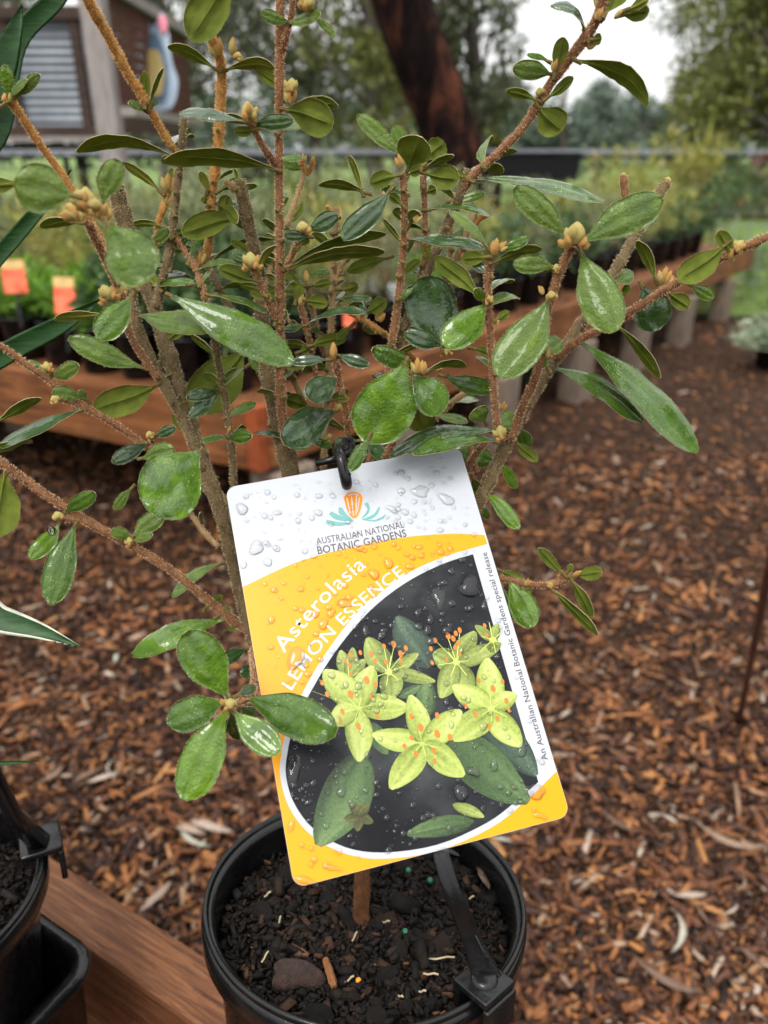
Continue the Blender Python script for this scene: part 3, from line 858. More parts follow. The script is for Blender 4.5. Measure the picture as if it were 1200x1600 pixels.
# lettering, bent along its baseline
def lettering(name, text, base_px, cap_px, mat, layer, bold=0.0, xstretch=None):
    cu = bpy.data.curves.new('lettering', 'FONT'); cu.body = text; cu.size = 1.0
    cu.resolution_u = 3; cu.offset = bold; cu.space_character = 1.04
    ob = bpy.data.objects.new('lettering_tmp', cu); COL.objects.link(ob)
    dg = bpy.context.evaluated_depsgraph_get()
    me = bpy.data.meshes.new_from_object(ob.evaluated_get(dg))
    bpy.data.objects.remove(ob); bpy.data.curves.remove(cu)
    nv = len(me.vertices); co = np.empty(nv * 3, np.float32); me.vertices.foreach_get('co', co); co = co.reshape(-1, 3)
    x0, x1 = co[:, 0].min(), co[:, 0].max()
    path = np.array([T(*q) for q in smooth_px(base_px, 10)])
    seg = np.hypot(*np.diff(path, axis=0).T); S = np.r_[0, np.cumsum(seg)]
    # cap height of the built-in face is about .73 of its size
    mid = base_px[len(base_px) // 2]; a, b_ = T(*mid), T(*(mid[0], mid[1]))
    p0, p1 = base_px[0], base_px[-1]; Lpx = sum(math.hypot(base_px[i + 1][0] - base_px[i][0], base_px[i + 1][1] - base_px[i][1]) for i in range(len(base_px) - 1))
    ys_ = S[-1] / Lpx * cap_px / .73
    s = (co[:, 0] - x0) / (x1 - x0) * S[-1]
    px_ = np.interp(s, S, path[:, 0]); py_ = np.interp(s, S, path[:, 1])
    ss = np.clip(s, S[-1] * .01, S[-1] * .99); e = S[-1] * .02
    tx_ = np.interp(ss + e, S, path[:, 0]) - np.interp(ss - e, S, path[:, 0]); ty_ = np.interp(ss + e, S, path[:, 1]) - np.interp(ss - e, S, path[:, 1])
    ln = np.hypot(tx_, ty_); tx_, ty_ = tx_ / ln, ty_ / ln
    h = co[:, 1] * ys_
    out = np.stack([px_ - ty_ * h, py_ + tx_ * h, np.full(nv, layer * LAYER)], 1).astype(np.float32)
    me.vertices.foreach_set('co', out.ravel()); me.materials.clear(); me.materials.append(mat); me.update()
    me.name = name
    return link(name, me, label)
lettering('lettering', 'Asterolasia', [(444, 1021), (474, 984), (507, 946), (540, 913), (573, 885)], 25, P_TXTW, 4, .004)
lettering('lettering', 'LEMON ESSENCE', [(456, 1079), (479, 1043), (502, 1015), (536, 979), (580, 938), (633, 897)], 20, P_TXTW, 4, .004)
lettering('lettering', 'AUSTRALIAN NATIONAL', [(495, 851), (564, 839), (632, 824)], 11.5, P_TXTG, 2, .007)
lettering('lettering', 'BOTANIC GARDENS', [(497, 866), (566, 854), (636, 838)], 13, P_TXTG, 2, .018)
lettering('lettering', 'An Australian National Botanic Gardens special release', [(856, 1187), (807, 1022), (760, 863)], 9.5, P_TXTG, 4, .012)
# emblem: banksia cone over six teal leaves
flat('emblem_leaf', [smooth_px(q, 3) for q in (
    [(509, 818), (530, 822), (548, 817), (530, 816), (510, 812)],
    [(514, 803), (525, 812), (550, 815), (549, 812), (530, 805), (518, 799)],
    [(529, 793), (531, 804), (552, 813), (541, 803), (534, 793)],
    [(569, 787), (574, 797), (564, 811), (575, 803), (578, 794), (575, 785)],
    [(592, 792), (583, 804), (565, 812), (580, 811), (590, 803), (594, 793)],
    [(603, 803), (588, 812), (566, 812), (585, 815), (600, 810)])], P_TEAL, 2)
flat('emblem_cone', [smooth_px([(537, 777), (544, 770), (558, 769), (566, 776), (565, 790), (560, 805), (554, 810), (547, 806), (541, 794)], 4, False)], P_ORANGE, 2)
flat('emblem_line', [[(541, 778), (542.5, 777), (548, 802), (546.5, 803)], [(548, 775), (550, 774.5), (553, 806), (551.5, 806)], [(556, 774), (558, 774), (557, 804), (555.5, 805)], [(561, 778), (562.5, 778), (559, 800), (558, 800)], [(543, 774), (549, 771.5), (558, 772), (562, 776), (560, 775), (556, 773.5), (549, 773.5), (545, 775.5)]], P_WHITE, 3.5)

# water lying on the card
def drop_mesh(name, polys, seed=0, hk=.30):
    vs, fs = [], []
    for (u, v_, ru, rv, a, wob, ph_) in polys:
        b0 = len(vs); N, K = 14, 4
        for i in range(K):
            q = 1 - i / K
            z = math.sqrt(max(0, 1 - q * q)) * min(ru, rv) * hk * 2
            for k in range(N):
                t = 2 * math.pi * k / N; w = 1 + wob * math.sin(2 * t + ph_) + wob * .6 * math.sin(3 * t + 2 * ph_)
                x, y = ru * q * math.cos(t) * w, rv * q * math.sin(t) * w
                vs.append((u + x * math.cos(a) - y * math.sin(a), v_ + x * math.sin(a) + y * math.cos(a), .00045 + z))
        vs.append((u, v_, .00045 + min(ru, rv) * hk * 2))
        for i in range(K - 1):
            for k in range(N):
                k2 = (k + 1) % N; fs.append((b0 + i * N + k, b0 + i * N + k2, b0 + (i + 1) * N + k2, b0 + (i + 1) * N + k))
        for k in range(N): fs.append((b0 + (K - 1) * N + k, b0 + (K - 1) * N + (k + 1) % N, b0 + K * N))
    return mesh(name, vs, fs, WATER)
PXM = TH / 617.0
big = [(686, 934, 11, 19, .2, .25), (733, 917, 19, 16, .3, .22), (672, 968, 6, 8, 0, .1), (653, 957, 5, 8, .5, .1), (675, 1002, 9, 8, 0, .1), (571, 986, 5, 9, 0, .1), (596, 993, 6, 8, .3, .1), (668, 985, 7, 8, 0, .1), (654, 979, 7, 7, 0, .1), (705, 893, 6, 6, 0, .1), (722, 875, 7, 5, 0, .1), (706, 943, 6, 7, 0, .1), (698, 985, 8, 8, 0, .1), (757, 945, 5, 9, 0, .1), (735, 950, 5, 6, 0, .1), (459, 1205, 10, 21, 0, .12), (720, 1240, 11, 12, 0, .1), (698, 1068, 5, 5, 0, .1), (772, 1196, 6, 9, 0, .1), (533, 1238, 6, 8, 0, .1), (740, 1206, 9, 8, 0, .2), (835, 1237, 18, 10, .3, .2), (462, 1028, 12, 20, .1, .12), (518, 1055, 6, 6, 0, .1), (505, 975, 8, 9, 0, .1), (584, 897, 9, 9, 0, .15), (607, 880, 8, 9, 0, .15), (538, 943, 11, 8, .4, .2), (517, 958, 7, 7, 0, .2), (492, 958, 7, 8, 0, .1), (470, 920, 6, 5, 0, .1), (428, 922, 6, 5, .6, .1), (424, 968, 5, 7, -.4, .1), (640, 885, 7, 6, 0, .1), (688, 862, 7, 6, 0, .1), (655, 855, 6, 5, 0, .1), (658, 868, 6, 5, 0, .1), (400, 856, 15, 10, -.7, .2), (418, 878, 7, 8, 0, .1), (432, 857, 6, 6, 0, .1), (380, 882, 6, 7, 0, .1), (378, 795, 10, 10, 0, .15), (433, 801, 7, 5, 0, .1), (497, 801, 7, 6, 0, .1), (498, 775, 6, 5, 0, .1), (627, 740, 6, 5, 0, .1), (627, 767, 6, 6, 0, .1), (656, 768, 18, 9, .2, .3), (697, 780, 15, 9, .2, .2), (633, 800, 6, 6, 0, .1), (612, 795, 9, 6, .3, .2), (704, 748, 5, 4, 0, .1), (560, 856, 9, 6, 0, .15), (478, 1376, 14, 6, .3, .3), (455, 1290, 4, 9, .2, .1), (520, 1356, 12, 4, .2, .3), (700, 1330, 14, 4, .2, .2), (845, 1275, 8, 5, .2, .3), (575, 1180, 5, 7, 0, .1), (530, 1330, 4, 5, 0, .1), (815, 1173, 8, 10, .4, .1), (755, 1135, 6, 7, 0, .1), (600, 1088, 6, 6, 0, .1), (560, 1072, 6, 6, 0, .1), (540, 1070, 5, 6, 0, .1)]
for (x, y, a_, b_, an, wb_) in big:
    u, v_ = T(x, y)
    link('water_drop', drop_mesh('water_drop', [(u, v_, a_ * PXM, b_ * PXM, -an - .3, wb_, rng.uniform(0, 6))], hk=.17), label)
small = []
for i in range(1300):
    u, v_ = rng.uniform(.004, TW - .004), -rng.uniform(.004, TH - .004)
    r = rng.choice([.6, .7, .8, 1, 1, 1.3, 1.7, 2.4, 3.4, 4.6]) * PXM
    small.append((u, v_, r, r * rng.uniform(.8, 1.3), rng.uniform(0, 3), .06, rng.uniform(0, 6)))
o = link('fine_water_drops', drop_mesh('fine_water_drops', small, hk=.18), label); tag(o, kind='stuff')

# ---------------------------------------------------------------- label holder: rim clip, stake, hook
holder = empty('label_holder'); holder.matrix_world = M_POT
tag(holder, 'black plastic stake clipped to the pot rim and hooked through the big label', 'label holder')
def hl(px, py, d): return MPI @ P(px, py, d)
th = R_(-47)
rp = Vector((POT_R * .955 * math.cos(th), POT_R * .955 * math.sin(th), 0))
Mc = Matrix.Translation(rp) @ Matrix.Rotation(th, 4, 'Z')
b = MB()
b.box(None, (.0165, .0175, .0034), M=Mc @ Matrix.Translation(Vector((-.001, 0, .0042))), bev=.0009)
b.box(None, (.0028, .0175, .014), M=Mc @ Matrix.Translation(Vector((.0070, 0, -.0045))), bev=.0008)
b.box(None, (.0028, .015, .010), M=Mc @ Matrix.Translation(Vector((-.0082, 0, -.0030))), bev=.0008)
b.lathe([(0, .0065), (.0040, .0062), (.0052, .0052), (.0055, .0040)], 20)
n0 = len(b.v) - 80
for i in range(n0, len(b.v)): b.v[i] = Mc @ (b.v[i] + Vector((-.001, 0, .0015)))
b.build('clip', BLACK2, holder, True)
s0 = Mc @ Vector((-.001, .002, .004)); s1 = hl(690, 1340, .293); s2 = hl(640, 1100, .325); s3 = hl(556, 720, .338); s4 = hl(533, 703, .331)
b = MB(); pts = catmull([np.array([*q, r]) for q, r in ((s0, .0058), (s0.lerp(s1, .35), .0038), (s1, .0033), (s2, .0028), (s3, .0022), (s4, .0020))], 6)
vcam = MPI @ CO; rings_ = []
for i_, q in enumerate(pts):
    p_ = Vector(q[:3]); d_ = (Vector(pts[min(i_ + 1, len(pts) - 1)][:3]) - Vector(pts[max(i_ - 1, 0)][:3])).normalized()
    sd_ = (vcam - p_).normalized().cross(d_).normalized(); up_ = d_.cross(sd_).normalized(); h_ = float(q[3])
    rings_.append([p_ + sd_ * (h_ * x_) + up_ * (z_ * .0011) for x_, z_ in ((-1, -.3), (-1, .3), (-.85, 1), (-.3, .55), (.3, .55), (.85, 1), (1, .3), (1, -.3), (.85, -1), (-.85, -1))])
vs_, fs_ = loft(rings_); link('stake', mesh('stake', vs_, fs_, BLACK2), holder)
b = MB(); b.tube([s0 + Vector((.002, .001, -.002)), s0.lerp(s1, .2) + Vector((.0035, 0, -.001)), s0.lerp(s1, .45) + Vector((.0018, 0, 0))], [.0012, .0011, .0006], 6); b.build('stake_rib', BLACK2, holder, True)
b = MB()
pts = catmull([np.array([*hl(x, y, d), r]) for x, y, d, r in ((534, 706, .331, .0019), (527, 702, .322, .0022), (531, 712, .3105, .0022), (536, 730, .3085, .0023), (541, 752, .3095, .0024), (542, 760, .3115, .0021))], 5)
b.tube([q[:3] for q in pts], [q[3] for q in pts], 10); b.build('hook', BLACK2, holder, True)
b = MB(); b.tube([hl(493, 724, .327), hl(522, 718, .329), hl(550, 706, .331)], [.0014, .0016, .0017], 8); b.build('cross_bar', BLACK2, holder, True)
b = MB(); b.tube([hl(541, 732, .3075), hl(546, 743, .3080)], [.0008, .0009], 6); b.build('barb', BLACK2, holder, True)

# second holder on the left pot
holder2 = empty('label_holder'); holder2.matrix_world = M_POT2
tag(holder2, 'black label stake and clip on the rim of the pot at the left edge', 'label holder')
MP2 = M_POT2.inverted()
th2 = R_(8); rp2 = Vector((.070 * math.cos(th2), .070 * math.sin(th2), 0))
rp2 = MP2 @ P(55, 1318, .400)
th2 = math.atan2(rp2.y, rp2.x); rp2 = Vector((.0702 * math.cos(th2), .0702 * math.sin(th2), 0))
Mc2 = Matrix.Translation(rp2) @ Matrix.Rotation(th2, 4, 'Z')
b = MB()
b.box(None, (.020, .022, .004), M=Mc2 @ Matrix.Translation(Vector((0, 0, .0045))), bev=.0009)
b.box(None, (.003, .022, .018), M=Mc2 @ Matrix.Translation(Vector((.0088, 0, -.006))), bev=.0008)
b.build('clip', BLACK2, holder2, True)
b = MB(); b.tube([Mc2 @ Vector((0, 0, .003)), MP2 @ P(22, 1275, .37), MP2 @ P(-20, 1190, .35), MP2 @ P(-70, 1040, .33)], [.006, .004, .0035, .003], 10); b.build('stake', BLACK2, holder2, True)

# ================================================================== THE SHRUB
shrub = empty('shrub', M_POT @ Vector((0, 0, -SOIL_D)))
tag(shrub, 'upright shrub with oblong green leaves and furry brown stems behind the label', 'shrub')
SH0 = shrub.location.copy()
def D(y):
    return float(np.interp(y, [-100, 0, 735, 1455], [.284, .290, .338, .352]))

def hair_tris(vs, fs, fm, p, nrm, L, w, mi):
    t = nrm.cross(Vector((rng.uniform(-1, 1), rng.uniform(-1, 1), rng.uniform(-1, 1))))
    if t.length < 1e-6: return
    t.normalize(); b0 = len(vs)
    d = (nrm + t * rng.uniform(-.5, .5)).normalized()
    side = d.cross(t).normalized() if d.cross(t).length > 1e-6 else t
    vs += [p - side * w, p + side * w, p + d * L]
    fs.append((b0, b0 + 1, b0 + 2)); fm.append(mi)

def stem(pts, kind='g', hair=1.0):
    """pts: (px, py, depth offset, radius px)"""
    q = []
    for x, y, dd, r in pts:
        d = D(y) + dd
        q.append(np.array([*(P(x, y, d) - SH0), r * d / FPX]))
    sm = catmull(q, 7)
    n = 10; run_ = 0.0
    for i_ in range(len(sm)):
        if i_: run_ += float(np.linalg.norm(sm[i_][:3] - sm[i_ - 1][:3]))
        sm[i_] = sm[i_].copy(); sm[i_][3] *= 1 + .20 * math.exp(-(((run_ % .015) - .0075) / .0013) ** 2)
    b = MB(); b.tube([s[:3] for s in sm], [s[3] * (1 + rng.uniform(-.05, .05)) for s in sm], n, 0, True, .05)
    vs, fs, fm = b.v, b.f, b.m
    ns = len(fs)
    for i in range(len(sm) - 1):
        a, c = Vector(sm[i][:3]), Vector(sm[i + 1][:3]); L = (c - a).length; r = sm[i][3]
        ax = (c - a).normalized()
        cnt = int(L * r * 6.283 * 1e6 * 2.6 * hair)
        for _ in range(cnt):
            t = rng.random(); rv = Vector((rng.uniform(-1, 1), rng.uniform(-1, 1), rng.uniform(-1, 1)))
            rv = rv - ax * rv.dot(ax)
            if rv.length < .1: continue
            rv.normalize()
            hair_tris(vs, fs, fm, a.lerp(c, t) + rv * r * .97, rv, rng.uniform(.0003, .0012), .00011, 1)
    sflag = [True] * ns + [False] * (len(fs) - ns)
    return link('stem', mesh('stem', vs, fs, [SM[kind], HAIR[kind]], fm, sflag), shrub)

STEMS = [
    # trunk and its fork behind the label
    ([(561, 1462, .000, 15), (565, 1400, -.002, 12.5), (566, 1340, -.004, 12), (560, 1260, -.004, 11.5), (548, 1190, -.002, 11)], 'k', .25),
    ([(550, 1200, -.002, 10), (480, 1110, .0, 10), (410, 1030, .0, 10), (385, 960, .0, 10.5), (368, 890, .0, 10.5), (345, 800, -.002, 11), (322, 740, -.002, 11.5), (300, 675, .0, 12), (277, 600, .002, 12), (256, 530, .004, 11.5), (240, 475, .006, 10), (222, 430, .006, 11), (203, 375, .004, 13), (186, 315, .002, 13), (178, 284, .0, 12)], 'g', 1),
    ([(318, 735, -.004, 7), (288, 660, -.005, 7.5), (258, 605, -.006, 8), (232, 555, -.007, 8), (214, 510, -.008, 8), (208, 475, -.009, 7), (207, 452, -.010, 6.5)], 'g', 1),
    ([(248, 592, -.010, 5), (225, 560, -.012, 5), (200, 515, -.016, 5), (190, 465, -.022, 6), (172, 420, -.032, 6), (150, 375, -.045, 6.5), (139, 350, -.052, 7)], 'r', 1.2),
    ([(245, 480, .004, 7), (253, 440, .003, 6.5), (264, 400, .002, 6.5), (273, 330, .001, 6), (280, 265, .000, 5.5), (288, 184, -.002, 5)], 'g', 1),
    ([(278, 243, -.001, 5), (258, 212, -.004, 5.5), (238, 178, -.008, 6), (222, 148, -.012, 7), (198, 112, -.016, 7), (170, 58, -.022, 7.5), (140, 5, -.030, 8), (120, -40, -.036, 8)], 'o', 1.3),
    ([(196, 470, .006, 5), (172, 410, .0, 5), (140, 340, -.006, 5), (95, 270, -.012, 5.5), (60, 222, -.018, 5.5), (35, 183, -.022, 6), (18, 160, -.026, 6), (5, 152, -.028, 6)], 'o', 1.2),
    # middle stems
    ([(548, 1195, .0, 10), (505, 1000, .010, 13), (470, 830, .010, 14), (453, 735, .008, 14), (438, 670, .008, 14), (425, 610, .008, 13), (414, 550, .008, 12), (408, 480, .007, 10), (405, 430, .006, 8.5), (396, 385, .004, 9), (384, 330, .002, 9.5), (373, 280, .0, 10)], 'g', 1),
    ([(384, 312, .001, 4), (368, 295, -.002, 4.5), (352, 284, -.004, 4.5)], 't', 1),
    ([(447, 700, .000, 6), (440, 640, -.001, 7), (437, 560, -.002, 7), (438, 480, -.004, 6.8), (437, 400, -.006, 6.5), (436, 250, -.010, 6.3), (437, 110, -.014, 6.8), (438, 0, -.018, 7), (438, -40, -.020, 7)], 'r', 1.1),
    ([(437, 95, -.014, 5.5), (447, 55, -.018, 5), (455, 25, -.020, 4.5), (458, -10, -.022, 4.5)], 'r', 1),
    ([(434, 262, -.010, 5.5), (418, 240, -.014, 5), (402, 212, -.018, 5), (392, 190, -.021, 6)], 'r', 1),
    ([(434, 503, -.004, 5), (415, 462, -.009, 5), (402, 432, -.012, 5.5), (395, 412, -.014, 6)], 'r', 1),
    ([(440, 428, -.005, 4.5), (455, 402, -.010, 4.5), (466, 376, -.014, 5)], 'r', 1),
    ([(412, 452, .006, 5), (425, 415, .008, 5), (448, 355, .010, 4.5), (465, 305, .012, 4.2), (478, 262, .013, 4)], 't', 1),
    ([(479, 275, .013, 3.5), (474, 262, .012, 4), (471, 250, .011, 3)], 'o', 1),
    ([(480, 272, .013, 3.5), (486, 262, .012, 4), (490, 252, .011, 3)], 'o', 1),
    ([(420, 610, .010, 5), (385, 530, .014, 5), (352, 468, .016, 5), (330, 425, .018, 5), (310, 385, .020, 5), (296, 355, .022, 4.5)], 'g', .8),
    ([(366, 775, .006, 5), (362, 700, .0, 5), (352, 625, -.006, 5), (341, 565, -.011, 5), (333, 515, -.016, 6)], 'g', 1),
    ([(326, 492, -.010, 4.5), (318, 455, -.006, 4.5), (305, 418, -.002, 4.5), (288, 392, .0, 4), (275, 370, .002, 4)], 'r', 1),
    ([(312, 415, .006, 5), (325, 390, .006, 5.5), (331, 310, .004, 6.5), (340, 240, .002, 7), (344, 170, .0, 7.5), (346, 110, -.004, 7.5), (338, 75, -.008, 7), (326, 52, -.010, 7), (318, 20, -.012, 7)], 'o', 1.3),
    ([(240, 410, .008, 4), (246, 355, .006, 4), (258, 318, .004, 5), (262, 300, .003, 5)], 'o', 1.2),
    # behind, middle
    ([(505, 740, .022, 5), (511, 620, .022, 5), (517, 520, .020, 5), (521, 420, .018, 5), (526, 322, .016, 5)], 't', .8),
    ([(521, 345, .016, 3), (515, 330, .014, 3.5), (511, 322, .013, 3.5)], 'o', .8),
    ([(522, 445, .018, 4.5), (535, 412, .018, 4.5), (552, 378, .017, 4), (575, 335, .016, 3.5)], 't', .8),
    ([(495, 592, .010, 4), (488, 560, .008, 4), (480, 515, .005, 4.5), (470, 478, .002, 5)], 'r', 1),
    ([(508, 555, .018, 4), (496, 520, .015, 4), (486, 470, .012, 4.5), (480, 445, .010, 5)], 't', 1),
    ([(545, 700, .010, 4), (540, 640, .006, 4), (531, 600, .002, 4.5), (524, 562, -.002, 5)], 'r', 1),
    ([(448, 568, .016, 4.5), (462, 600, .018, 5), (476, 632, .020, 5)], 't', .8),
    ([(648, 562, .020, 4.5), (622, 536, .018, 4.5), (595, 518, .015, 4.5), (560, 495, .010, 5), (545, 487, .008, 4)], 'o', .8),
    # middle right
    ([(575, 730, .010, 6), (600, 640, .008, 6), (612, 540, .004, 5.5), (622, 470, .000, 5.5), (630, 390, -.004, 5), (632, 330, -.006, 5), (630, 270, -.008, 6)], 'r', 1.1),
    ([(655, 440, .006, 4.5), (664, 400, .004, 4.2), (664, 340, .000, 4.2), (661, 275, -.003, 5)], 'r', 1.1),
    ([(590, 740, .012, 7), (607, 600, .010, 7), (622, 538, .008, 7.5), (643, 485, .006, 7), (668, 425, .004, 6.8), (692, 368, .002, 6.8), (716, 312, .000, 7), (733, 264, -.001, 7.5)], 'g', 1),
    ([(724, 296, -.001, 6), (742, 272, -.004, 6), (775, 242, -.006, 6), (812, 205, -.009, 6), (842, 162, -.012, 7), (862, 128, -.014, 7), (895, 85, -.018, 8), (922, 48, -.021, 8), (938, 15, -.024, 8), (945, -25, -.026, 8)], 'r', 1.2),
    ([(698, 470, .024, 4), (703, 400, .024, 3.8), (706, 300, .022, 4)], 't', .6),
    ([(700, 440, .024, 5), (716, 398, .024, 5), (735, 350, .022, 5), (747, 325, .022, 5)], 't', .6),
    ([(738, 355, .022, 3.5), (750, 342, .022, 4), (760, 336, .021, 4)], 'o', .6),
    ([(602, 718, -.004, 5.5), (625, 655, -.008, 5.5), (640, 612, -.012, 5.5), (650, 585, -.015, 6)], 'r', 1.1),
    # right
    ([(786, 690, -.010, 5), (777, 665, -.012, 5), (771, 600, -.014, 5), (766, 520, -.016, 5), (762, 450, -.018, 5.5), (766, 400, -.020, 6.5)], 'r', 1.2),
    ([(560, 1190, .0, 9), (640, 980, .012, 10), (710, 850, .006, 10), (748, 785, -.002, 10), (770, 738, -.004, 9.5), (793, 690, -.006, 9.5), (820, 640, -.006, 9), (855, 582, -.006, 8.5), (905, 510, -.004, 8), (945, 450, -.002, 8), (983, 385, .0, 7.5), (1015, 328, .002, 8), (1042, 283, .002, 8)], 'g', 1.1),
    ([(798, 688, -.010, 6), (818, 632, -.016, 6), (838, 585, -.020, 6), (848, 530, -.024, 6), (858, 475, -.028, 6), (880, 412, -.032, 6.5), (895, 385, -.034, 7.5)], 'r', 1.2),
    ([(870, 560, -.008, 6.5), (900, 534, -.012, 6), (950, 508, -.016, 6), (1000, 478, -.020, 6), (1060, 440, -.024, 6), (1130, 402, -.030, 6), (1200, 370, -.036, 6), (1260, 345, -.04, 6)], 'r', 1.1),
    ([(985, 375, .004, 4.5), (978, 320, .006, 5), (974, 274, .007, 5.5)], 'r', 1),
    ([(700, 790, .006, 6), (726, 738, .002, 5.5), (745, 708, -.002, 5), (760, 688, -.004, 4.5)], 'r', 1),
    ([(680, 655, .022, 5), (705, 630, .022, 5), (732, 610, .022, 5)], 't', .7),
    ([(735, 905, -.004, 5), (790, 905, -.006, 4.5), (830, 914, -.006, 4.5), (868, 912, -.006, 5), (897, 898, -.006, 5)], 'r', 1.1),
    ([(868, 912, -.006, 3.5), (878, 900, -.006, 3.5), (882, 892, -.006, 3.5)], 'r', 1.1),
    # left lower branches
    ([(388, 985, .0, 6), (372, 975, .0, 6.5), (330, 942, -.003, 6), (270, 893, -.008, 6), (210, 855, -.012, 5.8), (150, 822, -.017, 6), (105, 795, -.020, 6), (60, 765, -.024, 6), (0, 722, -.030, 7), (-60, 690, -.034, 7)], 'r', 1.1),
    ([(255, 720, .0, 4), (222, 692, -.003, 4.5), (175, 660, -.008, 4.8), (120, 628, -.012, 5), (80, 596, -.016, 5), (40, 568, -.020, 5), (0, 540, -.024, 5), (-50, 515, -.028, 5)], 'r', 1.1),
    ([(122, 634, -.012, 3), (108, 628, -.015, 3.2), (92, 624, -.018, 3.5)], 'r', 1),
    ([(132, 812, -.018, 4), (115, 812, -.020, 4), (100, 812, -.022, 4)], 'r', 1),
    ([(396, 1010, .0, 6), (398, 1060, -.050, 5), (388, 1090, -.072, 4.8), (362, 1101, -.084, 5)], 'r', 1.1),
    ([(212, 855, -.012, 3), (208, 848, -.014, 3)], 'r', 1),
    ([(240, 700, -.002, 3), (236, 685, -.005, 3.2)], 'r', 1),
    ([(342, 855, .014, 4), (318, 830, .016, 4), (296, 800, .018, 4)], 't', .8),
    ([(366, 790, .012, 4.5), (340, 770, .014, 4.5), (325, 760, .016, 4)], 't', .8),
    ([(1035, 452, -.008, 4.5), (1025, 470, -.004, 4), (1000, 488, .0, 4), (962, 500, .004, 4)], 'r', 1),
    ([(745, 740, .0, 4), (738, 715, .004, 4), (733, 690, .006, 3.5)], 'r', .8),
]
STEM_OBJ = [(s_[0], stem(*s_)) for s_ in STEMS]
def nearest_stem(px, py, dd):
    best = None
    for pts_, ob in STEM_OBJ:
        for (x0, y0, d0, _), (x1, y1, d1, _) in zip(pts_, pts_[1:]):
            L2 = (x1 - x0) ** 2 + (y1 - y0) ** 2 + 1e-6; t_ = max(0, min(1, ((px - x0) * (x1 - x0) + (py - y0) * (y1 - y0)) / L2))
            q = math.hypot(px - x0 - t_ * (x1 - x0), py - y0 - t_ * (y1 - y0)) + 900 * abs(d0 + (d1 - d0) * t_ - dd)
            if best is None or q < best[0]: best = (q, ob, math.hypot(px - x0 - t_ * (x1 - x0), py - y0 - t_ * (y1 - y0)), d0 + (d1 - d0) * t_)
    return best[1:]

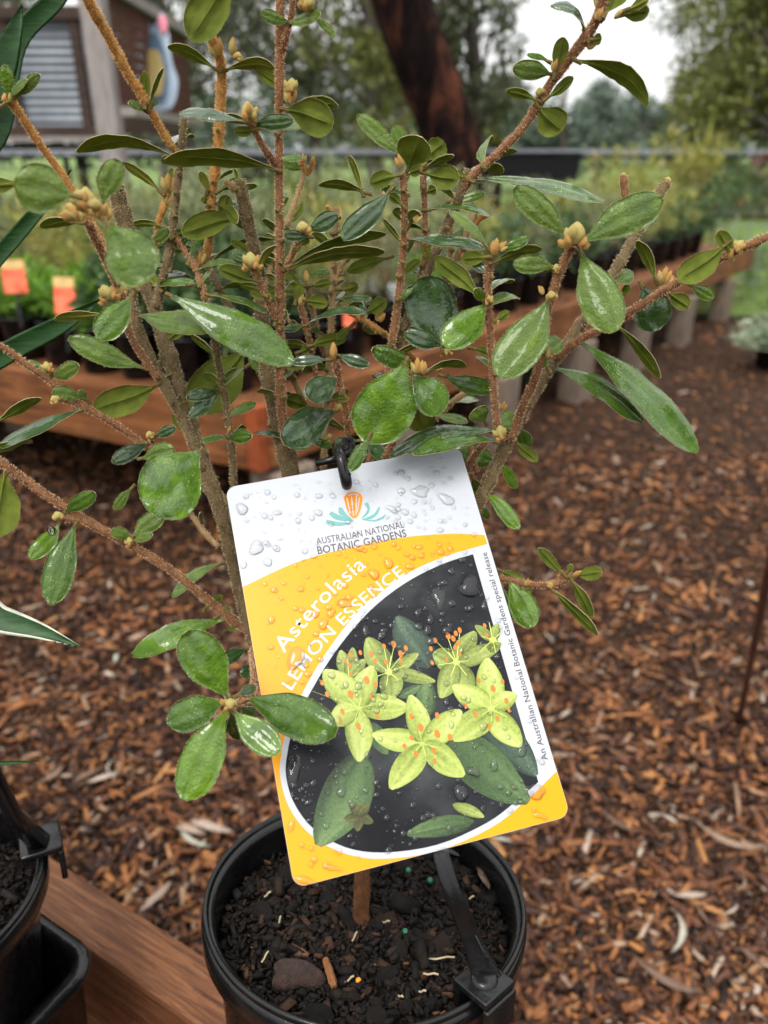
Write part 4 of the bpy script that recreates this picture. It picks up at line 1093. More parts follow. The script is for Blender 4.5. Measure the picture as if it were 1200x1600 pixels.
def leaf(bx, by, tx_, ty_, w, face=1, kind='m', dd=-.005, arch=.06, dt=None, W=None, fold=.16, tip=.0, uk='u'):
    """one leaf from its base pixel to its tip pixel; w is the breadth seen, face which side is seen"""
    host, hpx, hdd = nearest_stem(bx, by, dd)
    db = D(by) + (hdd - .001 if hpx < 18 and abs(hdd - dd) < .022 else dd)
    dtip = D(ty_) + dd + (dt if dt is not None else rng.uniform(-.006, .002))
    B, Tt = P(bx, by, db) - SH0, P(tx_, ty_, dtip) - SH0
    ax = Tt - B; L = ax.length; ax.normalize()
    mid = (B + Tt) / 2 + SH0
    dm = (mid - CO).dot(CF)
    wm = w * dm / FPX
    Wm = (W * dm / FPX) if W else max(wm, .30 * L)
    view = (CO - mid).normalized()
    s0 = view.cross(ax).normalized(); n0 = ax.cross(s0).normalized()
    if n0.dot(view) < 0: n0 = -n0; s0 = -s0
    ph = math.acos(min(1, wm / Wm))
    best = None
    for sg in (-1, 1):
        n_ = n0 * math.cos(ph) + s0 * math.sin(ph) * sg
        if face < 0: n_ = -n_
        if best is None or n_.z > best.z: best = n_
    nrm = best; side = ax.cross(nrm).normalized()
    nl, nw = 14, 8
    th = .00032
    r1, r2, r3 = rng.uniform(-.03, .03), rng.uniform(0, 6), rng.uniform(.02, .05)
    asym = rng.uniform(-.08, .08)
    top, bot = [], []
    def prof(t):
        if t < .06: return .10 + t * 1.6
        q = (t - .06) / .94
        e_ = max(0.0, 1 - abs(2 * q ** 1.06 - 1) ** 2.5) ** .60
        return e_ * (.80 + .20 * q) * min(1, .45 + 1.5 * q) + .08 * (1 - q) ** 6
    wmx = max(prof(i / 40) for i in range(41))
    ripple = [rng.uniform(-1, 1) for _ in range(nl + 1)]
    for i in range(nl + 1):
        t = i / nl; t = t ** .96
        hw = Wm / 2 * prof(t) / wmx
        if i == nl: hw = Wm * .10
        c = B + ax * (L * t) + nrm * (4 * arch * L * t * (1 - t) * (1 + .5 * (t - .5))) + side * (L * r1 * math.sin(t * 3.14 * 1.6))
        for j in range(nw + 1):
            s = j / nw * 2 - 1
            z = -fold * abs(s) ** 2.2 * hw * 2 * .7 - .17 * hw * math.exp(-(s / .13) ** 2)
            z += .05 * hw * ripple[i] * s * abs(s) + r3 * hw * math.sin(t * 11 + r2 + s * 2)
            p = c + side * (s * hw * (1 + asym * s)) + nrm * z
            top.append(p); bot.append(p - nrm * th * (1.2 if abs(s) < .99 else .6))
    vs = top + bot; N = len(top); fs, fm = [], []
    for i in range(nl):
        for j in range(nw):
            a = i * (nw + 1) + j
            f = (a, a + nw + 1, a + nw + 2, a + 1)
            fs.append(f); fm.append(0)
            fs.append(tuple(N + q for q in f[::-1])); fm.append(1)
    rim = [j for j in range(nw + 1)] + [i * (nw + 1) + nw for i in range(1, nl + 1)] + [nl * (nw + 1) + j for j in range(nw - 1, -1, -1)] + [i * (nw + 1) for i in range(nl - 1, 0, -1)]
    for k in range(len(rim)):
        a, c = rim[k], rim[(k + 1) % len(rim)]
        fs.append((c, a, N + a, N + c)); fm.append(2)
    ns = len(fs)
    # downy margin
    cen = (B + Tt) / 2
    for k in range(len(rim)):
        a, c = vs[rim[k]], vs[rim[(k + 1) % len(rim)]]
        e = (c - a).length
        for _ in range(max(1, int(e / .00022))):
            p = a.lerp(c, rng.random())
            t_ = (p - B).dot(ax); out = p - (B + ax * max(.15 * L, min(.85 * L, t_)))
            if out.length < 1e-6: continue
            out.normalize()
            hair_tris(vs, fs, fm, p - out * .0001, (out + nrm * rng.uniform(-.7, .5)).normalized(), rng.uniform(.0002, .00065), .00006, 2)
    # midrib on the underside
    b = MB(); b.v, b.f, b.m = vs, fs, fm
    ribp = [top[i * (nw + 1) + nw // 2] - nrm * (th * 1.6) for i in range(0, nl, 2)]
    b.tube(ribp, [.00055 * (1 - .75 * q / len(ribp)) for q in range(len(ribp))], 5, 1)
    # petiole
    b.tube([B - ax * .0025 - nrm * .0008, B + ax * (L * .06) - nrm * .0004], [.0009, .0007], 6, 3)
    sflag = [True] * ns + [False] * (len(fs) - ns)
    return link('leaf', mesh('leaf', b.v, b.f, [LM[kind], UM[uk], FUZZ, PETI], b.m, sflag), host)

_L = leaf
LEAVES = [
    # upper left
    (12, 150, 9, 102, 20, 1, 'f', -.028), (18, 150, 63, 118, 18, 1, 'p', -.026), (14, 154, 41, 123, 9, 1, 'p', -.029), (8, 160, 34, 144, 8, -1, 'p', -.030),
    (226, 160, 226, 112, 16, -1, 'm', -.013), (233, 163, 254, 106, 7, -1, 'm', -.012), (228, 172, 201, 161, 11, 1, 'p', -.013), (236, 168, 247, 157, 6, 1, 'p', -.010),
    (270, 243, 120, 235, 19, -1, 'm', -.005, .15), (432, 264, 257, 250, 25, -1, 'm', -.014, .10), (378, 188, 280, 178, 17, 1, 'd', -.022, .08), (396, 196, 458, 187, 24, 1, 'd', -.026, .08), (398, 202, 367, 207, 16, -1, 'm', -.018, .1),
    (365, -45, 297, 62, 58, -1, 'm', -.016), (336, 106, 262, 73, 17, -1, 'f', -.006, .14), (352, 108, 434, 112, 17, -1, 'f', -.006, .2, None, None, .16, 0, 'y'), (394, 102, 434, 132, 20, -1, 'm', -.002, .12),
    (448, 172, 521, 192, 52, -1, 'm', -.012), (447, 168, 528, 166, 20, -1, 'm', -.013, .16), (452, 34, 407, 22, 19, 1, 'p', -.022, .05), (450, 35, 500, 22, 18, 1, 'p', -.024, .02), (492, 26, 524, 56, 13, 1, 'p', -.022, .05),
    (626, 243, 558, 180, 25, 1, 'p', -.006), (638, 262, 656, 212, 54, -1, 'm', -.016), (634, 238, 617, 196, 24, 1, 'p', -.006), (662, 248, 694, 222, 34, -1, 'm', -.006), (660, 264, 709, 242, 11, -1, 'f', -.008), (668, 272, 717, 282, 36, -1, 'm', -.006), (620, 275, 577, 285, 26, -1, 'm', -.006), (572, 300, 498, 288, 14, -1, 'm', .004, .12), (567, 298, 546, 244, 10, -1, 'f', .004, .06, None, None, .16, 0, 'y'), (661, 262, 640, 270, 18, -1, 'f', -.002),
    (610, 297, 538, 376, 36, 1, 'd', -.012, .03), (628, 320, 608, 303, 14, -1, 'm', -.008), (640, 350, 652, 328, 20, -1, 'f', -.010, .1), (668, 300, 682, 294, 16, -1, 'm', -.004),
    # upper right
    (862, 116, 802, 106, 28, 1, 'p', -.022), (868, 112, 880, 58, 24, -1, 'm', -.014), (858, 95, 824, 84, 8, 1, 'm', -.010), (838, 156, 791, 141, 14, -1, 'm', -.013, .12), (856, 152, 896, 122, 16, -1, 'm', -.010, .05), (842, 168, 876, 206, 46, -1, 'm', -.012), (903, 94, 1012, 164, 26, -1, 'm', -.017, .20), (915, 46, 861, 8, 11, 1, 'd', -.022, .22), (946, 22, 975, -38, 44, -1, 'm', -.022), (972, 24, 1014, 16, 24, -1, 'm', -.020), (982, 14, 1013, 0, 16, -1, 'f', -.022, .04, None, None, .16, 0, 'y'), (925, 62, 939, 60, 16, -1, 'm', -.016), (940, 25, 930, -30, 16, -1, 'm', -.020),
    (742, 278, 943, 312, 19, 1, 'm', -.006, .06), (884, 368, 805, 292, 40, 1, 'p', -.036, .05), (912, 378, 1034, 306, 56, 1, 'p', -.040, .04), (908, 396, 960, 518, 64, 1, 'p', -.044, .04), (857, 468, 783, 590, 68, 1, 'p', -.040, .03), (760, 473, 697, 543, 52, 1, 'f', -.024, .04), (750, 464, 681, 400, 28, -1, 'm', -.012), (760, 472, 742, 452, 16, 1, 'f', -.026),
    (690, 542, 664, 432, 80, 1, 'd', -.002, -.02), (692, 540, 632, 522, 28, 1, 'd', -.008, .1),
    (640, 372, 757, 388, 17, 1, 'd', -.008, .07), (763, 386, 703, 329, 14, 1, 'p', -.022, .08), (668, 326, 767, 337, 9, 1, 'm', .0, .12), (780, 392, 826, 372, 17, 1, 'f', -.018, .12), (772, 408, 846, 388, 17, -1, 'm', -.020, .1), (866, 418, 803, 410, 28, 1, 'p', -.030, .12), (868, 420, 808, 420, 14, -1, 'm', -.022, .05), (762, 402, 722, 404, 22, -1, 'm', -.012),
    (1132, 384, 1061, 440, 42, -1, 'm', -.034), (1142, 398, 1124, 360, 22, -1, 'm', -.030), (1160, 388, 1198, 370, 17, 1, 'p', -.032), (1025, 436, 995, 376, 17, -1, 'm', -.006, .12), (1003, 448, 1028, 516, 56, 1, 'd', -.012), (1040, 448, 1068, 440, 10, -1, 'm', -.010), (1045, 458, 1076, 480, 24, -1, 'm', -.008), (1080, 446, 1114, 466, 20, 1, 'f', -.022), (963, 444, 988, 424, 26, 1, 'p', .002), (972, 462, 984, 446, 14, -1, 'f', .002), (975, 492, 988, 482, 18, 1, 'd', .002),
    (866, 574, 1006, 655, 32, 1, 'm', -.014, .09), (912, 536, 1092, 702, 46, 1, 'm', -.020, .06), (968, 510, 1032, 590, 17, -1, 'm', -.006), (852, 548, 878, 532, 30, 1, 'p', -.016), (855, 575, 836, 548, 20, 1, 'p', -.022),
    # middle
    (634, 566, 573, 692, 94, 1, 'f', -.036, .05), (650, 576, 582, 545, 30, 1, 'm', -.024, .1), (644, 586, 690, 644, 54, 1, 'm', -.028, .05), (664, 580, 728, 572, 11, -1, 'm', -.004, .15), (694, 588, 772, 612, 28, 1, 'm', -.004, .03), (650, 626, 664, 672, 46, -1, 'm', -.002), (774, 672, 610, 712, 30, 1, 'd', -.014, .12), (780, 690, 644, 706, 26, 1, 'm', -.024, .13, -.004), (758, 660, 742, 640, 32, 1, 'p', -.006), (782, 664, 806, 650, 32, 1, 'p', -.010), (700, 700, 770, 722, 34, 1, 'm', .006), (680, 648, 730, 660, 14, 1, 'p', .012), (805, 690, 839, 721, 17, -1, 'm', -.002), (808, 668, 826, 702, 22, 1, 'm', .002), (780, 726, 809, 760, 18, 1, 'f', .004), (758, 770, 813, 824, 24, 1, 'f', -.002), (738, 745, 748, 785, 22, -1, 'm', .006), (752, 785, 762, 812, 12, 1, 'p', .006), (706, 590, 740, 618, 14, -1, 'f', .008), (738, 506, 752, 520, 20, 1, 'p', .008), (740, 545, 768, 552, 14, -1, 'm', .004), (775, 500, 795, 488, 14, -1, 'm', -.010),
    (525, 642, 440, 686, 56, 1, 'd', -.016, .06), (527, 590, 482, 622, 42, 1, 'd', -.012, .04), (512, 562, 454, 566, 17, 1, 'd', -.004, .12), (528, 555, 577, 570, 20, 1, 'd', -.004, .12), (510, 578, 474, 574, 18, -1, 'm', .006), (482, 636, 446, 622, 24, -1, 'm', .006), (520, 625, 545, 622, 10, -1, 'm', .006), (482, 684, 518, 699, 14, 1, 'm', -.002), (560, 688, 520, 690, 12, 1, 'd', .002), (576, 684, 547, 736, 22, 1, 'm', -.036, .04, -.002), (572, 690, 606, 712, 32, 1, 'd', .0), (610, 690, 590, 676, 16, 1, 'm', .006),
    (382, 548, 303, 642, 72, -1, 'm', -.002, .04), (342, 610, 292, 622, 20, 1, 'd', -.014, .12), (343, 613, 296, 650, 22, 1, 'd', -.016, .1), (382, 573, 350, 600, 6, 1, 'm', -.006), (268, 462, 457, 568, 58, 1, 'm', -.030, .10), (342, 508, 402, 548, 40, 1, 'd', -.012), (358, 683, 313, 690, 10, 1, 'm', -.008, .1), (356, 682, 393, 682, 22, 1, 'm', -.016),
    (219, 492, 329, 516, 38, 1, 'p', -.026, .05), (222, 574, 107, 530, 36, 1, 'p', -.016, .06), (205, 464, 154, 530, 44, 1, 'f', -.034, .04), (160, 490, 86, 500, 15, -1, 'f', -.018, .08, None, None, .16, 0, 'y'),
    (168, 350, 228, 440, 84, 1, 'p', -.095, .03, -.004), (114, 306, 22, 284, 74, 1, 'p', -.098, .03, -.004), (160, 318, 182, 248, 38, 1, 'p', -.075, .05), (128, 346, 64, 355, 15, -1, 'm', -.046, .1), (32, 286, -40, 292, 24, -1, 'm', -.014), (251, 298, 192, 253, 13, -1, 'f', .002, .06, None, None, .16, 0, 'y'),
    (328, 300, 312, 268, 13, -1, 'f', .004, .06, None, None, .16, 0, 'y'), (344, 298, 378, 280, 16, -1, 'f', .004, .16), (344, 345, 356, 305, 24, -1, 'm', .004), (322, 305, 318, 318, 12, -1, 'f', .006), (372, 340, 284, 362, 38, -1, 'm', -.006, .08), (346, 322, 373, 345, 20, -1, 'm', -.004), (237, 374, 265, 361, 19, 1, 'p', -.006), (252, 352, 204, 350, 11, -1, 'm', .006, .1), (252, 385, 292, 372, 18, 1, 'd', .004), (270, 372, 292, 360, 14, -1, 'm', .008), (235, 446, 302, 440, 10, 1, 'm', -.002, .06), (262, 420, 236, 412, 6, 1, 'p', .008, .1),
    (330, 406, 430, 372, 9, -1, 'm', .014, .12), (310, 420, 376, 414, 8, 1, 'm', .002, .16), (402, 428, 431, 383, 10, -1, 'f', -.012, .16, None, None, .16, 0, 'y'), (392, 405, 364, 396, 14, 1, 'd', -.010), (398, 438, 341, 421, 22, -1, 'm', -.018, .05), (330, 460, 416, 488, 9, 1, 'm', -.002, .1), (300, 445, 330, 442, 10, 1, 'm', .002),
    (452, 413, 602, 364, 16, -1, 'm', .0, .09), (452, 418, 600, 390, 20, -1, 'm', -.008, .08), (606, 402, 542, 424, 20, -1, 'm', .006, .06), (482, 370, 444, 366, 18, 1, 'd', -.018), (480, 360, 528, 338, 28, 1, 'd', -.014), (468, 385, 482, 372, 12, -1, 'm', -.010),
    (474, 446, 428, 430, 28, -1, 'm', .008), (458, 462, 418, 456, 20, -1, 'm', .006), (462, 470, 470, 446, 18, -1, 'm', .004), (476, 470, 512, 474, 20, -1, 'm', .002), (486, 446, 518, 442, 14, -1, 'f', .012), (534, 452, 561, 448, 18, -1, 'f', .014, .06, None, None, .16, 0, 'y'), (528, 466, 580, 468, 10, 1, 'm', .016), (480, 505, 571, 488, 11, 1, 'd', -.002, .14), (476, 508, 444, 516, 12, 1, 'm', .010), (540, 478, 566, 486, 26, -1, 'm', .018), (572, 488, 604, 470, 22, -1, 'm', .012), (486, 540, 540, 526, 20, -1, 'm', .016), (548, 510, 526, 530, 12, -1, 'm', .014), (452, 500, 430, 478, 14, -1, 'm', .012), (500, 520, 488, 512, 10, 1, 'p', .012), (468, 550, 490, 542, 18, -1, 'm', .010),
    # left and lower left
    (312, 706, 236, 800, 98, 1, 'f', -.034, .10, -.020), (222, 716, 272, 702, 34, 1, 'p', -.010), (230, 692, 176, 722, 24, 1, 'd', -.014), (242, 682, 274, 668, 17, 1, 'd', -.008), (244, 602, 148, 642, 46, -1, 'm', -.002), (127, 622, 82, 612, 25, 1, 'p', -.020), (136, 625, 124, 610, 12, 1, 'p', -.012), (128, 638, -6, 700, 18, 1, 'd', -.022, .05), (40, 690, -20, 705, 14, -1, 'm', -.020), (-6, 658, 65, 622, 16, -1, 'm', -.022, .06), (72, 580, 40, 567, 18, 1, 'p', -.012), (80, 588, 123, 572, 24, 1, 'p', -.022), (8, 738, -8, 838, 60, -1, 'm', -.030), (101, 802, 147, 769, 25, 1, 'm', -.026), (93, 818, 49, 874, 28, 1, 'f', -.030), (117, 822, 78, 944, 46, 1, 'm', -.026), (206, 842, 174, 828, 19, 1, 'p', -.018), (208, 838, 254, 802, 30, 1, 'p', -.010), (208, 846, 238, 834, 14, 1, 'p', -.020), (262, 798, 309, 786, 17, 1, 'p', .014), (205, 764, 177, 795, 16, 1, 'p', .002), (344, 880, 268, 930, 18, 1, 'p', .004, .1), (348, 968, 207, 1022, 36, 1, 'f', -.010, .10), (322, 950, 346, 930, 13, -1, 'm', .004), (342, 962, 360, 950, 12, 1, 'p', .004), (386, 1014, 342, 1036, 22, 1, 'd', -.006), (402, 1042, 376, 1054, 20, 1, 'd', -.006), (368, 785, 338, 800, 10, 1, 'p', .008), (360, 860, 356, 838, 12, 1, 'm', .006), (355, 985, 372, 978, 10, 1, 'p', .004), (322, 752, 342, 745, 7, -1, 'm', .014), (316, 815, 312, 802, 8, 1, 'f', .012), (345, 818, 362, 812, 9, -1, 'm', .012),
    # rosette in front of the label
    (356, 1090, 290, 988, 66, 1, 'f', -.092, .04, .002), (350, 1096, 261, 1128, 52, 1, 'm', -.088, .05, .004), (354, 1110, 284, 1248, 66, 1, 'f', -.094, .05, .002), (366, 1112, 434, 1178, 46, 1, 'f', -.096, .05, .002), (386, 1090, 525, 1144, 66, 1, 'm', -.088, .05, -.004), (360, 1112, 374, 1156, 26, 1, 'd', -.076), (376, 1105, 400, 1125, 24, 1, 'd', -.070), (352, 1118, 350, 1150, 12, 1, 'd', -.078), (372, 1086, 400, 1072, 16, 1, 'd', -.066),
    # lower right sprig
    (796, 908, 832, 980, 44, 1, 'f', -.012, .05), (782, 892, 818, 908, 17, -1, 'm', -.006, .1), (784, 915, 800, 965, 18, 1, 'm', -.004), (880, 896, 841, 857, 17, -1, 'm', -.010, .05), (886, 894, 894, 882, 10, -1, 'm', -.008), (900, 898, 941, 894, 22, -1, 'f', -.010, .1), (864, 920, 934, 992, 15, -1, 'f', -.010, .05), (894, 906, 926, 964, 18, -1, 'f', -.004, .05), (818, 920, 832, 922, 8, -1, 'm', -.004),
]
for a_ in LEAVES: leaf(*a_)
frng = random.Random(77)
nodes = []
for pts_, ob in STEM_OBJ:
    for (x0, y0, d0, _), (x1, y1, d1, _) in zip(pts_, pts_[1:]):
        m_ = int(math.hypot(x1 - x0, y1 - y0) / 22)
        for k in range(m_):
            t_ = (k + frng.random()) / m_; x, y = x0 + (x1 - x0) * t_, y0 + (y1 - y0) * t_
            if 250 < x < 770 and 190 < y < 690: nodes.append((x, y, d0 + (d1 - d0) * t_))
frng.shuffle(nodes)
for (x, y, dn) in nodes[:150]:
    a_ = frng.choice([-1, 1]) * frng.uniform(.2, 1.5); L_ = frng.uniform(22, 56)
    leaf(x, y, x + L_ * math.sin(a_), y - L_ * math.cos(a_) * .75, L_ * frng.uniform(.14, .36), frng.choice([-1, -1, 1]), frng.choice('mmdpf'), dn + .002, frng.uniform(.03, .16), frng.uniform(-.004, .020))

# buds
def bud_mesh(name, lobes, mat_i, seed):
    r = random.Random(seed); vs, fs, fm = [], [], []
    for (c, ax, L, w, mi) in lobes:
        c, ax = Vector(c), Vector(ax).normalized(); q = ax.to_track_quat('Z', 'Y').to_matrix()
        b0 = len(vs); K, N = 6, 8
        for i in range(K + 1):
            t = i / K; rad = w * (math.sin(math.pi * (t * .93 + .05)) ** .7) * (1 - .25 * t)
            for k in range(N):
                a = 2 * math.pi * k / N
                vs.append(c + q @ Vector((rad * math.cos(a), rad * math.sin(a), L * (t - .1))) * r.uniform(.95, 1.05))
        for i in range(K):
            for k in range(N):
                k2 = (k + 1) % N; fs.append((b0 + i * N + k, b0 + i * N + k2, b0 + (i + 1) * N + k2, b0 + (i + 1) * N + k)); fm.append(mi)
        fs.append(tuple(b0 + K * N + k for k in range(N))); fm.append(mi)
        ns = len(fs)
        for _ in range(130):
            i = r.randrange(K); k = r.randrange(N); p = Vector(vs[b0 + i * N + k]).lerp(Vector(vs[b0 + (i + 1) * N + (k + 1) % N]), r.random())
            out = p - (c + ax * (L * (i / K))); 
            if out.length > 1e-6: hair_tris(vs, fs, fm, p, out.normalized(), .15, .014, 2)
    return mesh(name, vs, fs, [BM_['y'], BM_['o'], HAIR['o']], fm)
BUD = [bud_mesh('bud', [((0, 0, 0), (0, 0, 1), 1.9, .95, 0), ((.5, .2, -.3), (.5, .3, 1), 1.0, .4, 1), ((-.5, .1, -.3), (-.6, .1, 1), 1.0, .42, 1), ((.1, -.6, -.2), (.1, -.6, 1), .9, .4, 0), ((.45, -.45, .2), (.35, -.35, 1), 1.3, .42, 0), ((-.45, -.4, .25), (-.3, -.3, 1), 1.3, .42, 1), ((.2, .5, .3), (.2, .4, 1), 1.3, .45, 0), ((-.8, -.2, -.4), (-1, -.2, .6), .9, .32, 1), ((.85, -.1, -.4), (1, 0, .6), .9, .32, 1)], 0, 1),
       bud_mesh('bud', [((0, 0, 0), (.1, 0, 1), 2.2, .55, 1), ((.35, .1, -.1), (.35, .1, 1), 1.9, .5, 1), ((-.3, -.2, -.1), (-.25, -.2, 1), 1.7, .45, 0)], 1, 2),
       bud_mesh('bud', [((0, 0, .2), (0, 0, 1), 1.5, .75, 0), ((.7, 0, 0), (1, 0, .6), 1.1, .42, 0), ((-.7, .1, 0), (-1, .1, .6), 1.2, .40, 1), ((.2, -.7, 0), (.2, -1, .5), 1.0, .45, 0), ((-.4, -.6, -.1), (-.5, -1, .1), 1.0, .40, 1), ((.5, -.6, -.2), (.7, -1, .0), 1.0, .40, 0), ((.8, .4, -.1), (1, .6, .1), .9, .4, 1), ((0, .7, 0), (0, 1, .5), 1.1, .5, 0)], 2, 3),
       bud_mesh('bud', [((0, 0, 0), (0, 0, 1), 1.5, 1.0, 0), ((.3, -.5, -.4), (.2, -.4, 1), .7, .5, 1), ((-.5, -.4, -.2), (-.4, -.4, 1), 1.0, .45, 1), ((.55, .1, -.1), (.4, .1, 1), 1.1, .42, 0), ((-.2, .5, 0), (-.1, .4, 1), 1.1, .5, 0)], 0, 4)]
BUDS = [(388, 182, -.030, 13, 0, 0), (340, 84, -.012, 13, 1, -.3), (362, 82, -.012, 12, 1, .1), (371, 92, -.012, 8, 3, .2), (455, 142, -.020, 11, 0, .1), (452, 158, -.018, 11, 1, .2), (478, 14, -.026, 13, 0, .5), (262, 296, .0, 13, 1, 0), (262, 318, .002, 8, 1, .6),
        (137, 336, -.085, 27, 2, 0), (158, 340, -.080, 13, 1, .6), (128, 322, -.088, 15, 0, -.2), (148, 326, -.090, 12, 3, .3), (118, 338, -.082, 11, 1, -.8), (312, 408, -.006, 10, 1, .2), (393, 416, -.020, 13, 0, -.1), (473, 362, -.020, 12, 3, 0), (478, 440, .010, 9, 1, 0), (522, 558, -.006, 12, 1, 0), (338, 506, -.020, 7, 3, .3), (170, 466, -.036, 13, 0, -.4), (187, 458, -.030, 9, 1, -.2), (209, 450, -.012, 6, 3, .9), (197, 452, -.014, 5, 1, -.9),
        (627, 258, -.010, 9, 1, -.2), (660, 268, -.006, 8, 1, .3), (650, 345, -.010, 8, 1, .4), (602, 312, -.010, 7, 1, -.3), (773, 396, -.026, 12, 1, .2), (782, 390, -.022, 8, 1, .7), (898, 378, -.048, 18, 0, .1), (890, 386, -.042, 10, 1, -.4), (862, 466, -.040, 9, 3, -.2), (848, 458, -.036, 7, 1, -.7), (868, 424, -.034, 7, 0, .1), (764, 472, -.024, 7, 0, -.3), (775, 505, -.020, 6, 3, .1),
        (652, 580, -.030, 11, 1, -.1), (662, 582, -.030, 9, 1, .2), (530, 640, .002, 7, 0, .2), (515, 685, .002, 6, 3, .3), (560, 500, .008, 8, 1, -.3), (592, 500, .010, 9, 1, .3), (470, 475, -.002, 8, 1, .2), (497, 540, .010, 6, 0, -.3),
        (844, 148, -.016, 8, 3, -.3), (866, 108, -.018, 9, 1, .1), (918, 72, -.020, 10, 1, .8), (935, 28, -.028, 9, 1, .1), (962, 26, -.026, 8, 1, .8), (1035, 440, -.012, 12, 1, .1), (1042, 446, -.012, 9, 1, .5), (1150, 390, -.036, 10, 0, .6), (1140, 402, -.034, 8, 1, .1), (855, 558, -.024, 8, 1, .1), (783, 682, -.020, 11, 0, -.2), (790, 668, -.010, 7, 1, .1), (698, 553, .0, 7, 0, -.3), (686, 578, -.002, 6, 0, .5), (784, 640, .004, 7, 1, .2),
        (360, 1103, -.098, 10, 3, 0), (352, 1100, -.092, 6, 1, -.6), (92, 810, -.028, 9, 3, -.3), (204, 850, -.020, 7, 0, -.2), (88, 627, -.022, 8, 3, -.6), (75, 578, -.022, 8, 0, -.2), (235, 682, -.010, 7, 3, -.2), (18, 158, -.030, 8, 1, .2), (822, 914, -.010, 6, 1, .2), (898, 900, -.012, 7, 1, .9), (862, 916, -.010, 6, 1, -.8), (358, 675, -.012, 5, 1, .3), (720, 404, .022, 5, 1, .1), (475, 252, .010, 6, 1, -.1), (488, 256, .010, 6, 1, .3), (974, 276, .006, 5, 3, 0), (1042, 284, .0, 6, 3, .4)]
UPW = (CU * .9 + Vector((0, 0, .3))).normalized()
for x, y, dd, r, k, lean in BUDS:
    host, hpx, hdd = nearest_stem(x, y, dd)
    d = D(y) + ((hdd * .6 + (dd) * .4) if hpx < 16 else dd)
    dirv = (CU * math.cos(lean) + CR * math.sin(lean) - CF * .25).normalized()
    o = link('bud', BUD[k], host, P(x, y, d) - SH0, None, r * d / FPX * .95)
    o.rotation_euler = (dirv.to_track_quat('Z', 'Y') @ Matrix.Rotation(rng.uniform(0, 6), 3, 'Z').to_quaternion()).to_euler()
# drops clinging to the shrub
for x, y, dd, r in ((80, 829, -.040, 6), (372, 1096, -.10, 2.5), (118, 637, -.03, 3), (327, 185, -.03, 3), (83, 830, -.035, 5)):
    d = D(y) + dd; ball('water_drop', WATER, shrub, P(x, y, d) - SH0, r * d / FPX, (1, 1, 1.5))

# ================================================================== STRAP LEAVED NEIGHBOUR
STRAP = NT('strap_leaf_dark')
STRAP.set(color=STRAP.ramp(STRAP.noise(120, 4, .6, STRAP.mapped((1, 1, 6))), [(.3, (.005, .022, .004, 1)), (.6, (.014, .050, .010, 1)), (.85, (.035, .090, .018, 1))]), rough=.45, spec=.2); STRAP = STRAP.mat
VARI = simple('leaf_cream_edge', (.34, .34, .27, 1), .6, .35, 160)
strap = empty('strap_leaf_plant', M_POT2 @ Vector((0, 0, -.02)))
tag(strap, 'plant with long dark green strap leaves at the left edge', 'plant')
S0 = strap.location.copy()
def blade(pts, w, mat=STRAP, name='leaf_blade', edge=None):
    q = [np.array([*(P(x, y, d) - S0), wv]) for (x, y, d), wv in zip(pts, w)]
    sm = catmull(q, 6); vs, fs, fm = [], [], []
    for i, s in enumerate(sm):
        p = Vector(s[:3]); nx_ = Vector(sm[min(i + 1, len(sm) - 1)][:3]) - Vector(sm[max(i - 1, 0)][:3]); nx_.normalize()
        view = (CO - (p + S0)).normalized(); sd = view.cross(nx_).normalized(); up = nx_.cross(sd)
        if up.dot(view) < 0: up = -up
        h = s[3]
        vs += [p - sd * h, p - sd * h * .75 - up * .0004, p - up * .0012, p + sd * h * .75 - up * .0004, p + sd * h, p - up * .0020]
    for i in range(len(sm) - 1):
        for k in range(6):
            k2 = (k + 1) % 6; fs.append((i * 6 + k, i * 6 + k2, (i + 1) * 6 + k2, (i + 1) * 6 + k)); fm.append(1 if edge and k in (0, 3) else 0)
    return link(name, mesh(name, vs, fs, [mat, edge or mat], fm), strap)
base2 = (-150, 1420, .365)
blade([base2, (-160, 900, .36), (-95, 630, .36), (0, 558, .36), (90, 510, .36), (160, 467, .36)], [.002, .005, .0055, .0050, .0042, .0004])
blade([(-150, 1420, .37), (-190, 800, .37), (-110, 520, .37), (-20, 420, .37), (60, 328, .37), (112, 265, .37)], [.002, .005, .0045, .0038, .0030, .0003])
blade([(-150, 1420, .38), (-220, 700, .38), (-60, 300, .36), (0, 200, .36), (26, 68, .36), (85, 0, .36), (130, -60, .36)], [.002, .005, .0050, .0046, .0044, .0042, .003])
blade([(-160, 1420, .38), (-260, 700, .38), (-90, 260, .35), (-10, 130, .35), (20, 55, .35), (35, 7, .35)], [.002, .005, .0075, .0070, .0038, .0003])
blade([(-150, 1420, .35), (-200, 1050, .32), (-60, 950, .31), (0, 968, .31), (60, 985, .31), (124, 1010, .31)], [.002, .005, .0065, .0056, .0034, .0004], STRAP, 'leaf_blade', VARI)
blade([(-150, 1420, .35), (-120, 1215, .34), (-40, 1196, .34), (20, 1192, .34), (60, 1189, .34)], [.0015, .0015, .001, .0008, .0002])

